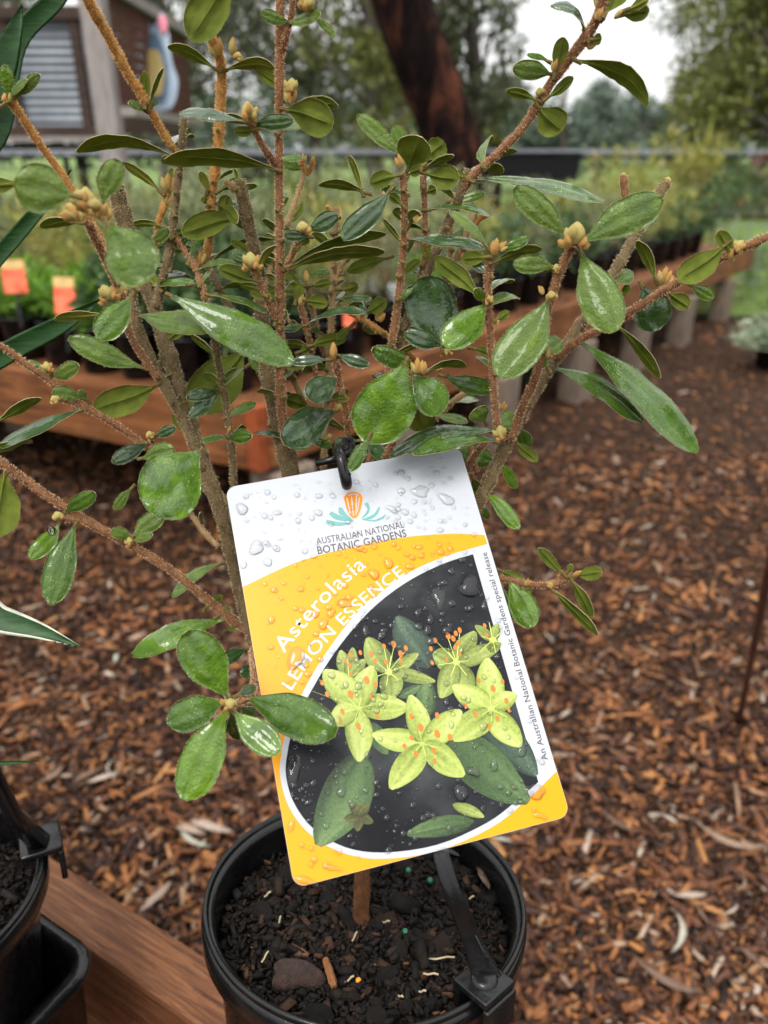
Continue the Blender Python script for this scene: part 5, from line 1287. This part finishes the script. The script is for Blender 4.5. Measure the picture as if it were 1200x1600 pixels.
# ================================================================== FAR BENCH
uA, vA = R_(53), R_(153.5)
uD, vD = Vector((math.cos(uA), math.sin(uA), 0)), Vector((math.cos(vA), math.sin(vA), 0))
BC = Vector((-.335, 1.74, 0))
BT, BB = .432, .270
bench = empty('raised_bench', BC)
tag(bench, 'orange stained timber nursery bench on grey posts, full of black pots', 'bench')
def plank(name, a, d, L, z0, z1, t, mat, parent=bench, org=BC):
    q = a + d * (L / 2); b = MB(); b.box((0, 0, 0), (L, t, z1 - z0), bev=.004)
    o = b.build(name, mat, parent)
    o.matrix_local = Matrix.Translation(q - org + Vector((0, 0, (z0 + z1) / 2))) @ Matrix.Rotation(math.atan2(d.y, d.x), 4, 'Z'); return o
tt = .045
plank('plank', BC + uD * (tt / 2 + .002) + vD * .003, vD, 2.6, BB, BT, tt, T_BENCH)
plank('end_plank', BC + vD * (-tt / 2) - uD * .0 , uD, .034, BB, BT + .004, tt, T_RED)
plank('plank', BC + vD * (-tt / 2) + uD * .037, uD, 2.586, BB, BT, tt, T_BENCH)
plank('plank', BC + vD * (-tt / 2) + uD * 2.63, uD, 2.0, BB, BT, tt, T_BENCH)
for k in range(12):
    plank('slat', BC + uD * (.235 + k * .37) + vD * .02, vD, 2.5, BT - .028, BT - .008, .35, T_NEAR)
for s in (.10, .62, 1.21, 1.9, 2.6, 3.3, 4.1):
    b = MB(); b.box((0, 0, 0), (.14, .10, BB + .02), bev=.006)
    o = b.build('post', T_POST, bench); q = uD * s - vD * .022; o.matrix_local = Matrix.Translation(Vector((q.x, q.y, (BB - .02) / 2 - .014))) @ Matrix.Rotation(uA, 4, 'Z')
for s in (1.5, 2.3):
    b = MB(); b.box((0, 0, 0), (.10, .09, BB + .02), bev=.006)
    o = b.build('post', T_POST, bench); q = vD * s + uD * .5; o.matrix_local = Matrix.Translation(Vector((q.x, q.y, (BB - .02) / 2 - .012))) @ Matrix.Rotation(vA, 4, 'Z')
SCREW = simple('screw_dark', (.03, .025, .02, 1), .4)
for s, z in ((.05, .33), (.05, .42), (.16, .37)):
    b = MB(); q = BC + vD * s - uD * .0015; b.tube([q + Vector((0, 0, z)) + uD * .004, q + Vector((0, 0, z)) - uD * .003], .006, 10); o = b.build('screw', SCREW, bench, M=Matrix.Translation(-BC))

# ---------------------------------------------------------------- foliage
def leaf_cloud(name, centers, radii, n, L, W, mat, seed, up=.3, droop=0.0, size_var=.4):
    g = np.random.default_rng(seed); cs = np.array(centers, float); rs = np.array(radii, float)
    w = rs ** 2; w = w / w.sum()
    ci = g.choice(len(cs), n, p=w)
    d = g.normal(0, 1, (n, 3)); d /= np.linalg.norm(d, axis=1)[:, None]
    rad = rs[ci] * g.uniform(.25, 1.0, n) ** .6
    p = cs[ci] + d * rad[:, None]
    dr = d * .8 + g.normal(0, .6, (n, 3)); dr[:, 2] += up - droop
    dr /= np.linalg.norm(dr, axis=1)[:, None]
    sd = np.cross(dr, g.normal(0, 1, (n, 3))); sd /= np.linalg.norm(sd, axis=1)[:, None]
    nm = np.cross(dr, sd)
    l = (L * g.uniform(1 - size_var, 1 + size_var, n))[:, None]; wv = (W * g.uniform(1 - size_var, 1 + size_var, n))[:, None]
    V_ = np.stack([p, p + dr * l * .5 + sd * wv * .5 + nm * l * .06, p + dr * l, p + dr * l * .5 - sd * wv * .5 + nm * l * .06], 1).reshape(-1, 3)
    F_ = np.arange(4 * n).reshape(-1, 4)
    return mesh_np(name, V_, F_, mat, np.repeat(g.uniform(0, 1, n), 4))
def foliage_mat(name, a, b, c, tr=.25):
    m = NT(name); col = m.ramp(m.attr('rnd'), [(0, a), (.55, b), (1, c)])
    col = m.mix(m.math('MULTIPLY', m.objrand(), .35), col, b)
    m.set(color=col, rough=.5, spec=.4); m.translucent(tr, col); return m.mat
FO = {'lime': foliage_mat('foliage_lime', (.040, .11, .008, 1), (.11, .25, .016, 1), (.25, .42, .03, 1)),
      'grey': foliage_mat('foliage_grey_green', (.065, .085, .036, 1), (.165, .190, .082, 1), (.34, .36, .18, 1)),
      'olive': foliage_mat('foliage_olive', (.060, .072, .016, 1), (.135, .150, .034, 1), (.25, .25, .065, 1)),
      'deep': foliage_mat('foliage_deep', (.016, .040, .012, 1), (.045, .090, .026, 1), (.10, .16, .05, 1)),
      'gold': foliage_mat('foliage_gold_tip', (.11, .14, .02, 1), (.27, .28, .05, 1), (.52, .42, .12, 1)),
      'gum': foliage_mat('foliage_gum', (.045, .058, .032, 1), (.105, .125, .066, 1), (.20, .215, .12, 1)),
      'blue': foliage_mat('foliage_blue_green', (.055, .085, .066, 1), (.11, .155, .115, 1), (.20, .25, .19, 1)),
      'silver': foliage_mat('foliage_silver', (.13, .18, .11, 1), (.26, .33, .20, 1), (.42, .47, .32, 1)),
      'red': foliage_mat('flower_red', (.16, .008, .02, 1), (.30, .015, .04, 1), (.42, .04, .07, 1)),
      'cream': foliage_mat('flower_cream', (.45, .42, .36, 1), (.62, .60, .54, 1), (.8, .78, .72, 1))}
TWIG = stem_mat('twig_bark', (.05, .035, .02, 1), (.11, .08, .05, 1), (.2, .15, .1, 1))

def shrub_parts(kind, seed):
    """foliage and stem meshes of one pot plant, base at the origin"""
    g = random.Random(seed)
    if kind == 'bushy':      # low, fine bright leaves
        cs = [(g.uniform(-.05, .05), g.uniform(-.05, .05), g.uniform(.03, .11)) for _ in range(12)]
        me = leaf_cloud('foliage', cs, [g.uniform(.03, .05) for _ in cs], 520, .030, .009, FO['lime'], seed, .5)
    elif kind == 'feather':  # upright, needle leaved, grey green
        cs = [(g.gauss(0, .05), g.gauss(0, .05), g.uniform(.06, .34)) for _ in range(18)]
        me = leaf_cloud('foliage', cs, [g.uniform(.035, .06) for _ in cs], 720, .034, .004, FO['grey'], seed, .8)
    elif kind == 'leafy':
        cs = [(g.gauss(0, .05), g.gauss(0, .05), g.uniform(.04, .22)) for _ in range(14)]
        me = leaf_cloud('foliage', cs, [g.uniform(.03, .055) for _ in cs], 420, .042, .016, FO['deep'], seed, .4)
    else:                    # wispy, gold tipped
        cs = [(g.gauss(0, .06), g.gauss(0, .06), g.uniform(.06, .30)) for _ in range(14)]
        me = leaf_cloud('foliage', cs, [g.uniform(.03, .06) for _ in cs], 560, .036, .005, FO['gold'], seed, .9)
    b = MB()
    for c in cs[::2]:
        b.tube([(0, 0, 0), (c[0] * .4, c[1] * .4, c[2] * .55), c], [.003, .002, .001], 5)
    st = mesh('stem', b.v, b.f, TWIG, b.m)
    return me, st
KM = {k: [shrub_parts(k, s * 7 + len(k)) for s in range(3)] for k in ('bushy', 'feather', 'leafy', 'wispy')}
b = MB(); b.lathe(pot_profile(.066, .125), 28); POTM = mesh('pot', b.v, b.f, BLACK, b.m)
b = MB(); b.lathe([(0, -.016), (.058, -.018)], 20); SOILM = mesh('soil', b.v, b.f, SOIL, b.m)
ORD = ['first', 'second', 'third', 'fourth', 'fifth', 'sixth', 'seventh', 'eighth', 'ninth', 'tenth', 'eleventh', 'twelfth', 'thirteenth', 'fourteenth', 'fifteenth', 'sixteenth']
DESC = {'bushy': 'low bright green bush', 'feather': 'feathery grey green shrub', 'leafy': 'dark leafy shrub', 'wispy': 'wispy gold tipped shrub'}
def potted(loc, kind, var, label, s=1.0, hs=1.0, group='black pots crowded on the far bench'):
    t = empty('potted_plant', loc, (0, 0, rng.uniform(0, 6.28)))
    tag(t, label, 'potted plant', group)
    link('pot', POTM, t, (0, 0, .125)); link('soil', SOILM, t, (0, 0, .125))
    f, st = KM[kind][var % 3]
    link('foliage', f, t, (0, 0, .108), None, (s, s, s * hs)); link('stem', st, t, (0, 0, .108), None, (s, s, s * hs))
    return t
rows = 0
for j in range(6):
    for i in range(9 if j < 3 else 7):
        a, b_ = .13 + j * .155, .14 + i * .150
        q = BC + uD * (a + rng.uniform(-.012, .012)) + vD * (b_ + rng.uniform(-.012, .012))
        kind = ('bushy' if i > 3 else 'leafy') if j < 2 else rng.choice(['feather', 'feather', 'wispy', 'bushy'])
        if j == 0 and i in (3, 6): kind = 'bushy'
        potted((q.x, q.y, BT - .006), kind, i + j, f"{DESC[kind]} in pot, bench's left arm, {ORD[j]} row back, {ORD[i]} from corner", rng.uniform(.9, 1.15), rng.uniform(.85, 1.1))
for i in range(14):
    for j in range(2):
        a, b_ = 1.08 + i * .21, .13 + j * .17
        q = BC + uD * (a + rng.uniform(-.015, .015)) + vD * (b_ + rng.uniform(-.01, .01))
        kind = rng.choice(['leafy', 'leafy', 'bushy', 'feather', 'wispy'])
        potted((q.x, q.y, BT - .006), kind, i, f"{DESC[kind]} in pot, bench's right arm, {'front' if j == 0 else 'back'} row, {ORD[i]} from viewer", rng.uniform(.7, 1.05), rng.uniform(.6, 1.1))

# orange and white plant labels among the pots
OR = NT('label_orange_print'); OR.set(color=OR.ramp(OR.noise(40, 2), [(.4, lin(226, 84, 50, .9)), (.6, lin(240, 120, 80, .9))]), rough=.4); OR = OR.mat
OY = simple('label_header_buff', lin(200, 170, 105, .9), .5); WH = simple('label_plain_white', (.78, .79, .82, 1), .4, .05)
def small_label(px, py, d, w, h, rz, label, col, head=None):
    c = P(px, py, d); t = empty('plant_label', c, (R_(-12), 0, rz)); tag(t, label, 'plant label', 'small labels among the far pots')
    b = MB(); b.box((0, 0, 0), (w, .0012, h)); b.build('card', col, t)
    if head: b = MB(); b.box((0, -.0012, h * .36), (w * .98, .0010, h * .26)); b.build('header', head, t)
    b = MB(); b.box((0, .003, -h * .75), (.007, .002, h * 1.6)); b.build('stake', BLACK2, t)
small_label(22, 432, 2.05, .060, .085, .2, 'orange plant label with buff header, nearest the left edge', OR, OY)
small_label(101, 462, 1.98, .058, .092, -.15, 'orange plant label with buff header, right of its twin among bright green pots', OR, OY)
small_label(168, 444, 2.05, .030, .050, .35, 'small white plant label tilted behind the strap leaf', WH)
small_label(330, 438, 2.2, .024, .04, -.3, 'tiny orange plant label behind the middle stems', OR)
small_label(571, 446, 2.6, .085, .055, .1, 'blank white plant label behind the middle of the shrub', WH)
small_label(615, 455, 2.4, .035, .05, .2, 'small white plant label half hidden right of the blank one', WH)
small_label(545, 500, 2.1, .03, .035, .1, 'small red orange plant label low behind the shrub', OR)

# silver plant in a pot on the path edge, right
g = G(1195, 572)
t = potted((g.x, g.y, 0.0), 'feather', 1, 'silvery grey potted shrub standing on the mulch at the right edge', 1.2, .5, None)
for c in t.children:
    if c.name.startswith('foliage'): c.data = leaf_cloud('foliage', [(rng.uniform(-.16, .12), rng.uniform(-.12, .12), rng.uniform(.03, .16)) for _ in range(22)], [.06] * 22, 1300, .045, .010, FO['silver'], 77, .5)
# rusty stake in the mulch
g = G(1158, 1115)
b = MB(); top_ = P(1199, 905, .86)
b.tube([(0, 0, -.03), (top_.x - g.x) * Vector((.5, 0, 0)) + Vector((0, (top_.y - g.y) * .5, (top_.z) * .5)), (top_.x - g.x, top_.y - g.y, top_.z), ((top_.x - g.x) * 1.3, (top_.y - g.y) * 1.3, top_.z * 1.3)], [.006, .0055, .005, .004], 8, wob=.1)
o = b.build('thin_stick', simple('stick_red_brown', (.075, .028, .020, 1), .5, .4, 60), None, True); o.location = (g.x, g.y, 0)
tag(o, 'thin dark red stick standing in the mulch by the right edge', 'stick')

# ---------------------------------------------------------------- garden shrubs behind the bench
def garden_shrub(x, y, h, r, mat, label, seed, L=.06, W=.010, n=1500, flower=None, up=.6):
    g = random.Random(seed); t = empty('garden_shrub', (x, y, 0)); tag(t, label, 'shrub', 'garden shrubs behind the benches')
    k = 22
    cs = []
    for _ in range(k):
        z = h * g.uniform(.12, .95); rr = r * (1 - .55 * (z / h) ** 2)
        a = g.uniform(0, 6.28); q = rr * math.sqrt(g.random()); cs.append((q * math.cos(a), q * math.sin(a), z))
    link('foliage', leaf_cloud('foliage', cs, [g.uniform(.16, .3) * r + .03 for _ in cs], n, L, W, FO[mat], seed, up), t)
    b = MB()
    for c in cs[::2]: b.tube([(0, 0, -.02), (c[0] * .35, c[1] * .35, c[2] * .5), c], [.012, .008, .003], 5)
    b.build('stem', TWIG, t)
    if flower:
        fc = [c for c in cs if c[2] > h * .4]
        link('flowers', leaf_cloud('flowers', [(c[0] * 1.1, c[1] * 1.1 - r * .25, c[2]) for c in fc[:6]], [.05] * min(6, len(fc)), 130, .03, .018, FO[flower], seed + 1, .2), t)['kind'] = 'stuff'
    return t
GS = [(-2.6, 4.2, .85, .45, 'grey', 'bushy grey shrub near the left edge below the corrugated hut'), (-1.9, 4.0, .80, .42, 'olive', 'soft olive shrub left of the middle stems'), (-1.25, 4.3, .78, .40, 'gold', 'yellowish wispy shrub behind the left stems'), (-.65, 4.1, .82, .40, 'deep', 'dark green shrub behind the central stems'),
      (-.1, 4.4, .85, .36, 'grey', 'pale feathery shrub below the leaning tree trunk'), (.38, 4.6, .82, .30, 'grey', 'pale feathery shrub right of the leaning trunk foot'), (.9, 5.0, .66, .32, 'olive', 'olive shrub below the black crate'), (1.45, 5.4, 1.02, .32, 'gold', 'gold tipped upright shrub crossing the fence rail'), (1.95, 5.3, 1.05, .36, 'gold', 'second gold tipped shrub crossing the fence rail, farther right'),
      (2.55, 6.3, 1.0, .42, 'deep', 'dark shrub with crimson flowers at the right'), (3.5, 6.2, 1.1, .50, 'deep', 'dark tall shrub at the right edge'), (1.3, 5.3, .62, .30, 'grey', 'low pale shrub below the crimson flowers'),
      (-3.2, 5.4, .95, .5, 'olive', 'olive shrub under the hut at the left edge'), (-2.2, 5.6, .78, .45, 'olive', 'olive shrub behind the grey post foot'), (-1.3, 6.0, .85, .45, 'grey', 'grey shrub far behind the left stems'), (-.5, 6.0, .85, .42, 'olive', 'olive shrub left of the leaning trunk'), (.9, 6.2, .62, .40, 'grey', 'grey shrub in front of the black crate'), (.95, 4.6, .66, .30, 'deep', 'dark shrub rising behind the right arm of the bench'), (.5, 3.9, .66, .30, 'olive', 'olive shrub rising behind the bench middle'), (.35, 3.3, .66, .28, 'deep', 'dark shrub behind the right hand stems'), (-.3, 3.2, .66, .28, 'grey', 'grey shrub just behind the bench corner rows'), (-1.0, 3.1, .64, .30, 'lime', 'fresh green shrub behind the left rows of pots'), (-1.65, 3.2, .66, .32, 'grey', 'grey shrub behind the left end of the bench')]
for i, (x, y, h, r, m_, lb) in enumerate(GS):
    garden_shrub(x, y, h, r, m_, lb, 100 + i, flower=('red' if 'crimson' in lb else ('cream' if i in (10, 19, 5) else None)), n=2300)

# ---------------------------------------------------------------- fence, crate
FENCE = simple('fence_galvanised', (.17, .18, .20, 1), .5, .2, 20); DARKM = simple('fence_dark_pipe', (.008, .008, .009, 1), .6, spec=.1)
fence = empty('wire_fence', (0, 8.2, 0)); tag(fence, 'low wire fence with one thin grey rail across the garden', 'fence')
zr = P(1000, 237, 7.45).z
b = MB(); b.box((1.0, 0, zr), (14, .05, .045)); b.build('rail', FENCE, fence)
b = MB(); b.box((1.0, .0, zr - .045), (14, .03, .03)); b.build('under_rail', DARKM, fence)
for k in range(7):
    b = MB(); b.tube([(-5.2 + k * 2.1, .03, 0), (-5.2 + k * 2.1, .03, zr - .03)], .03, 8); b.build('post', DARKM, fence)
for k in range(5):
    b = MB(); b.box((1.0, .01, .18 + k * .16), (14, .004, .004)); b.build('wire', FENCE, fence)
mesh_f = empty('mesh_fence', (3.0, 5.75, 0)); tag(mesh_f, 'wire mesh fence in front of the bright lawn at the right', 'fence')
b = MB()
for k in range(26):
    b.box((-1.3 + k * .11, 0, .3), (.004, .004, .6)); 
for k in range(7): b.box((0.1, 0.004, .03 + k * .095), (2.9, .004, .004))
o = b.build('wire_mesh', FENCE, mesh_f); tag(o, kind='stuff')
for k in range(3): b = MB(); b.box((-1.35 + k * 1.42, .04, .33), (.09, .07, .7)); b.build('post', T_POST, mesh_f)
crate = empty('black_crate', (P(832, 262, 7.0).x, P(832, 262, 7.0).y, 0)); tag(crate, 'black box hung below the fence rail right of the leaning trunk', 'box')
c = P(832, 262, 7.0); s_ = 7.0 / FPX
b = MB(); b.box((0, 0, c.z), (134 * s_, .3, 36 * s_), bev=.01); b.build('box', DARKM, crate)
b = MB(); b.box((0, 0, c.z + 20 * s_), (138 * s_, .33, .02)); b.build('lid', DARKM, crate)
for sx in (-.3, .3): b = MB(); b.box((sx, 0, (c.z - .1) / 2), (.05, .05, c.z - .1)); b.build('leg', DARKM, crate)
crate = empty('black_crate', (P(405, 262, 7.2).x, P(405, 262, 7.2).y, 0)); tag(crate, 'small black box behind the middle stems', 'box')
c = P(405, 262, 7.2); b = MB(); b.box((0, 0, c.z), (.34, .3, .20), bev=.01); b.build('box', DARKM, crate)
for sx in (-.12, .12): b = MB(); b.box((sx, 0, (c.z - .1) / 2), (.05, .05, c.z - .1)); b.build('leg', DARKM, crate)

# ---------------------------------------------------------------- hut on stumps, cutout board, grey post
hd = 7.9
zt, zb, zl = P(75, 36, hd).z, P(75, 196, hd).z, P(75, 214, hd).z
yh = P(75, 120, hd).y
xr = P(170, 100, hd).x; xl = -6.2
hut = empty('timber_hut', (xr, yh, 0)); tag(hut, 'raised timber framed hut with corrugated metal wall panels, upper left', 'hut')
CORR = NT('corrugated_metal'); CORR.set(color=CORR.ramp(CORR.noise(1.6, 5, .7), [(.3, (.09, .105, .12, 1)), (.7, (.20, .225, .25, 1))]), rough=.45, metal=.3); CORR = CORR.mat
T_DARK = timber('hut_timber_dark', (.016, .010, .008, 1), (.045, .028, .020, 1), (.09, .06, .042, 1), (1, 1, 8), 4)
T_GREYB = timber('weathered_grey_timber', (.13, .11, .10, 1), (.26, .235, .22, 1), (.40, .37, .35, 1), (9, 9, .8), 4, .85)
T_BRICK = timber('hut_boards_red_brown', (.040, .015, .010, 1), (.090, .036, .024, 1), (.15, .065, .045, 1), (1, 6, 1), 4, .8)
edges = [0, -.27, -.98, -1.70, -2.4, -3.1]
def corr(x0, x1):
    vs, fs = [], []; K = int((zt - zb) / .0125); 
    for i in range(K + 1):
        z = zb + (zt - zb) * i / K; y_ = .008 * math.sin(i * 2 * math.pi / 6)
        vs += [(x0, y_, z), (x1, y_, z), (x0, y_ + .004, z), (x1, y_ + .004, z)]
    for i in range(K): fs += [(i * 4, i * 4 + 1, i * 4 + 5, i * 4 + 4), (i * 4 + 2, i * 4 + 6, i * 4 + 7, i * 4 + 3)]
    return link('corrugated_panel', mesh('corrugated_panel', vs, fs, CORR), hut)
for i in range(len(edges) - 1):
    corr(edges[i + 1] + .05, edges[i] - .05)
for e in edges:
    b = MB(); b.box((e, -.03, (zt + zb) / 2), (.095, .07, zt - zb - .002)); b.build('stud', T_DARK, hut)
b = MB(); b.box((-1.6, -.035, zt + .05), (3.4, .12, .11)); b.build('top_beam', T_DARK, hut)
b = MB(); b.box((-1.6, -.035, zb - .05), (3.4, .12, .10)); b.build('bottom_beam', T_DARK, hut)
b = MB(); b.box((-1.6, -.16, zl - .02), (3.4, .28, .05)); b.build('ledge', T_GREYB, hut)
sd = 3.4
nb_ = 9; z0s, z1s = P(182, 163, hd - .2).z, P(178, -8, hd - .2).z
for k in range(nb_):
    z = z0s + (z1s - z0s) * (k + .5) / nb_
    b = MB(); b.box((.07, sd / 2, z), (.03, sd, (z1s - z0s) / nb_ - .012), bev=.004); b.build('board', T_BRICK, hut)
b = MB(); b.box((.10, sd / 2, z1s + .06), (.14, sd + .1, .11)); b.build('side_top_beam', T_GREYB, hut)
b = MB(); b.box((.12, sd / 2, z0s - .05), (.22, sd + .1, .09)); b.build('side_ledge', T_GREYB, hut)
b = MB(); b.box((-1.6, sd / 2, zl - .10), (3.2, sd, .08)); b.build('floor', T_DARK, hut)
b = MB(); b.box((-1.6, sd, (zt + zb) / 2), (3.2, .05, zt - zb)); b.build('back_wall', T_DARK, hut)
for (x, y_) in ((-.02, .05), (-1.6, .05), (-3.0, .05), (0, sd - .1), (-1.6, sd - .1)):
    b = MB(); b.box((x, y_, (zl - .15) / 2), (.12, .12, zl - .15)); b.build('stump', T_DARK, hut)
pd = 6.7; pb = P(172, 200, pd)
post = MB(); post.box((0, 0, 1.55), (34 * pd / FPX, .17, 3.1), bev=.01)
o = post.build('verandah_post', T_GREYB); o.location = (pb.x, pb.y, 0); tag(o, 'tall weathered grey timber post in front of the hut', 'post')
# the painted cutout board on the side wall: plain patches of its colours
cb = empty('painted_board', (xr + .30, yh + 1.4, 0)); tag(cb, 'cut out painted board in pale blue, pink and yellow on the side of the hut', 'board')
Pq = lambda x, y, d=9.0: P(x, y, d) - Vector((xr + .30, yh + 1.4, 0))
def board_patch(name, pts, mat, off, th=.012):
    pts = smooth_px(pts, 4, True)
    f = [Pq(x, y, 9.0 - off) for x, y in pts]; bk = [p + Vector((0, th, 0)) for p in f]
    n_ = len(f); vs = f + bk; fs = [tuple(range(n_))[::-1], tuple(range(n_, 2 * n_))] + [(i, (i + 1) % n_, n_ + (i + 1) % n_, n_ + i) for i in range(n_)]
    return link(name, mesh(name, vs, fs, mat, smooth=False), cb)
board_patch('backing', [(214, 60), (212, 100), (220, 160), (240, 172), (268, 168), (278, 130), (268, 95), (262, 45), (252, 20), (240, 42), (228, 22), (215, 35)], simple('board_pale_blue', lin(175, 195, 215, .8), .5), 0)
board_patch('blue_patch', [(224, 75), (222, 130), (230, 155), (258, 155), (262, 100), (250, 60), (236, 52)], simple('board_mid_blue', lin(95, 125, 150, .8), .5), .03)
board_patch('yellow_patch', [(227, 85), (228, 130), (236, 148), (252, 146), (256, 110), (248, 82), (236, 76)], simple('board_yellow', lin(205, 180, 110, .85), .5), .06)
board_patch('pink_patch', [(248, 24), (249, 44), (256, 52), (261, 40), (257, 24)], simple('board_pink', lin(225, 110, 140, .8), .5), .03)
board_patch('red_patch', [(219, 52), (219, 64), (225, 67), (229, 56), (225, 50)], simple('board_salmon', lin(205, 130, 120, .8), .5), .03)

# ---------------------------------------------------------------- trees
IRON = NT('ironbark'); _n = IRON.noise(5, 6, .75, IRON.mapped((1, 1, .35)), .6)
IRON.set(color=IRON.ramp(_n, [(.42, (.004, .003, .003, 1)), (.53, (.014, .007, .006, 1)), (.63, (.075, .026, .015, 1)), (.80, (.20, .070, .038, 1))]), rough=.9, spec=.05)
IRON.bump(_n, 1.0, .08); IRON = IRON.mat
GREYB = stem_mat('tree_bark_grey', (.05, .04, .035, 1), (.12, .10, .085, 1), (.22, .19, .17, 1))
def tree(name, x, y, h, blobs, mat, label, n, L, W, seed, trunk=None, tr=.16, bark=None, cat='tree', group='trees beyond the fence', droop=.3, clumps=None):
    g = random.Random(seed); t = empty(name, (x, y, 0)); tag(t, label, cat, group)
    cs, rs = [], []
    for (bx, by, bz, br) in blobs:
        for _ in range(clumps or 12):
            v = Vector((g.gauss(0, 1), g.gauss(0, 1), g.gauss(0, .8))); v.normalize(); v *= br * g.uniform(.35, 1)
            cs.append((bx + v.x, by + v.y, max(.3, bz + v.z))); rs.append(br * g.uniform(.16, .38))
    link('crown', leaf_cloud('crown', cs, rs, n, L, W, FO[mat], seed, 0, droop), t)
    b = MB(); bark = bark or GREYB
    tp = trunk or [(0, 0, -.1, tr), (h * .02, 0, h * .3, tr * .8), (-h * .02, 0, h * .6, tr * .5), (0, 0, h * .85, tr * .2)]
    sm = catmull([np.array(q, float) for q in tp], 6); b.tube([q[:3] for q in sm], [q[3] for q in sm], 14, wob=.07)
    tk_ = b.build('trunk', bark, t, True)
    b = MB()
    for c in cs[::max(1, len(cs) // 16)]:
        k = min(range(len(sm)), key=lambda i: abs(sm[i][2] - c[2] * .65)); s0 = Vector(sm[k][:3])
        m_ = s0.lerp(Vector(c), .5) + Vector((0, 0, -.05 * (Vector(c) - s0).length + .1))
        b.tube([s0, m_, c], [sm[k][3] * .4, sm[k][3] * .25, .012], 6)
    b.build('limbs', bark, tk_, True)
    return t
# the leaning ironbark
td = 6.9
g0 = P(715, 250, td); g1 = P(612, -10, td)
bx0 = g0.x + (g0.x - g1.x) * .45; base_ = Vector((bx0, g0.y, 0))
rad = 44 * td / FPX
k2 = (g1 - g0)
tp = [(0, 0, -.1, rad * 1.3), (g0.x - bx0, 0, g0.z, rad * 1.02), (g1.x - bx0, 0, g1.z, rad * .92), (g1.x - bx0 + k2.x * 1.2, .2, g1.z + k2.z * 1.3, rad * .8), (g1.x - bx0 + k2.x * 2.0, .5, g1.z + k2.z * 2.6, rad * .5)]
tree('leaning_tree', base_.x, base_.y, 7, [(-1.5, 1.2, 6.5, 1.8), (-2.8, 1.8, 7.0, 1.7), (-.2, 2.0, 7.2, 1.7)], 'gum', 'leaning tree with thick dark red and black bark', 5000, .16, .04, 31, tp, bark=IRON, clumps=10)
TR = [  # x, y, h, blobs, mat, label, n
    (-7.6, 16, 6, [(0, 0, 2.2, 1.9), (.8, .3, 3.9, 1.6), (-1, 0, 4, 1.5)], 'gum', 'grey green tree showing above the hut roof', 5000),
    (-3.6, 15, 6, [(0, 0, 2.2, 1.7), (.6, 0, 3.9, 1.6), (-.6, .4, 3.6, 1.3)], 'gum', 'dark gum tree right of the hut', 5200),
    (-1.5, 17, 7, [(0, 0, 2.6, 1.8), (.6, .3, 4.4, 1.7), (-.8, 0, 4.0, 1.5)], 'gum', 'dark gum tree behind the central stems', 5600),
    (-.2, 14, 6, [(0, 0, 2.0, 1.2), (.3, 0, 3.3, 1.2), (-.3, .2, 4.2, 1.2)], 'olive', 'olive tree just left of the leaning trunk', 5200),
    (1.55, 15.5, 6, [(0, 0, 1.9, 1.2), (-.2, 0, 3.3, 1.15), (-.7, .2, 4.4, 1.1)], 'gum', 'grey green tree right of the leaning trunk, left of the sky gap', 6500),
    (6.1, 13.5, 6.5, [(0, 0, 1.9, 1.7), (-.2, 0, 3.4, 1.7), (.9, .4, 3.6, 1.6), (1.6, 0, 2.2, 1.6), (.4, .2, 4.6, 1.4), (-.8, .2, 1.6, 1.2)], 'olive', 'big olive green tree filling the upper right', 17000),
    (7.6, 15, 6.5, [(0, 0, 2.4, 2.0), (-.3, 0, 4.2, 1.8)], 'olive', 'olive tree at the right edge behind the big one', 5200),
    (4.6, 22, 3.2, [(0, 0, 1.4, 1.0), (1.2, .2, 1.5, 1.0), (-1.1, 0, 1.3, .9)], 'blue', 'low blue green trees below the sky gap', 5200),
    (2.6, 24, 3.4, [(0, 0, 1.6, 1.1), (1.2, 0, 1.5, .9), (.4, 0, 2.4, .8)], 'olive', 'brownish low tree left under the sky gap', 4200),
    (6.6, 26, 3.6, [(0, 0, 1.8, 1.2), (1.4, 0, 1.7, 1.1)], 'blue', 'far low bush right under the sky gap', 4000),
    (-5.8, 22, 6, [(0, 0, 2.4, 2.0), (1.8, 0, 2.2, 1.9), (.8, 0, 4.3, 1.9)], 'deep', 'far dark tree behind the hut boards', 5600),
    (.4, 26, 7, [(0, 0, 2.2, 2.0), (-2.2, 0, 2.4, 2.0), (-.8, 0, 4.6, 2.0)], 'deep', 'far dark tree behind the leaning trunk', 5600),
    (10.5, 24, 7, [(0, 0, 2.6, 2.6), (-1.6, 0, 4.6, 2.0)], 'gum', 'far tree at the right edge', 5000),
]
for i, (x, y, h, bl, m_, lb, n_) in enumerate(TR):
    tree('background_tree', x, y, h, bl, m_, lb, n_, .17, .06, 200 + i)
# far belt of trees closing the view
cs = [(x + rng.uniform(-1, 1), 60 + rng.uniform(-4, 4), rng.uniform(.5, 3.0 if 12 < x < 25 else 4.5)) for x in range(-45, 60, 2) for _ in range(5)]
o = link('far_wood', leaf_cloud('far_wood', cs, [1.5] * len(cs), 9000, .8, .5, FO['blue'], 900, .1)); tag(o, 'far blue green belt of trees on the skyline', 'trees', kind='stuff')
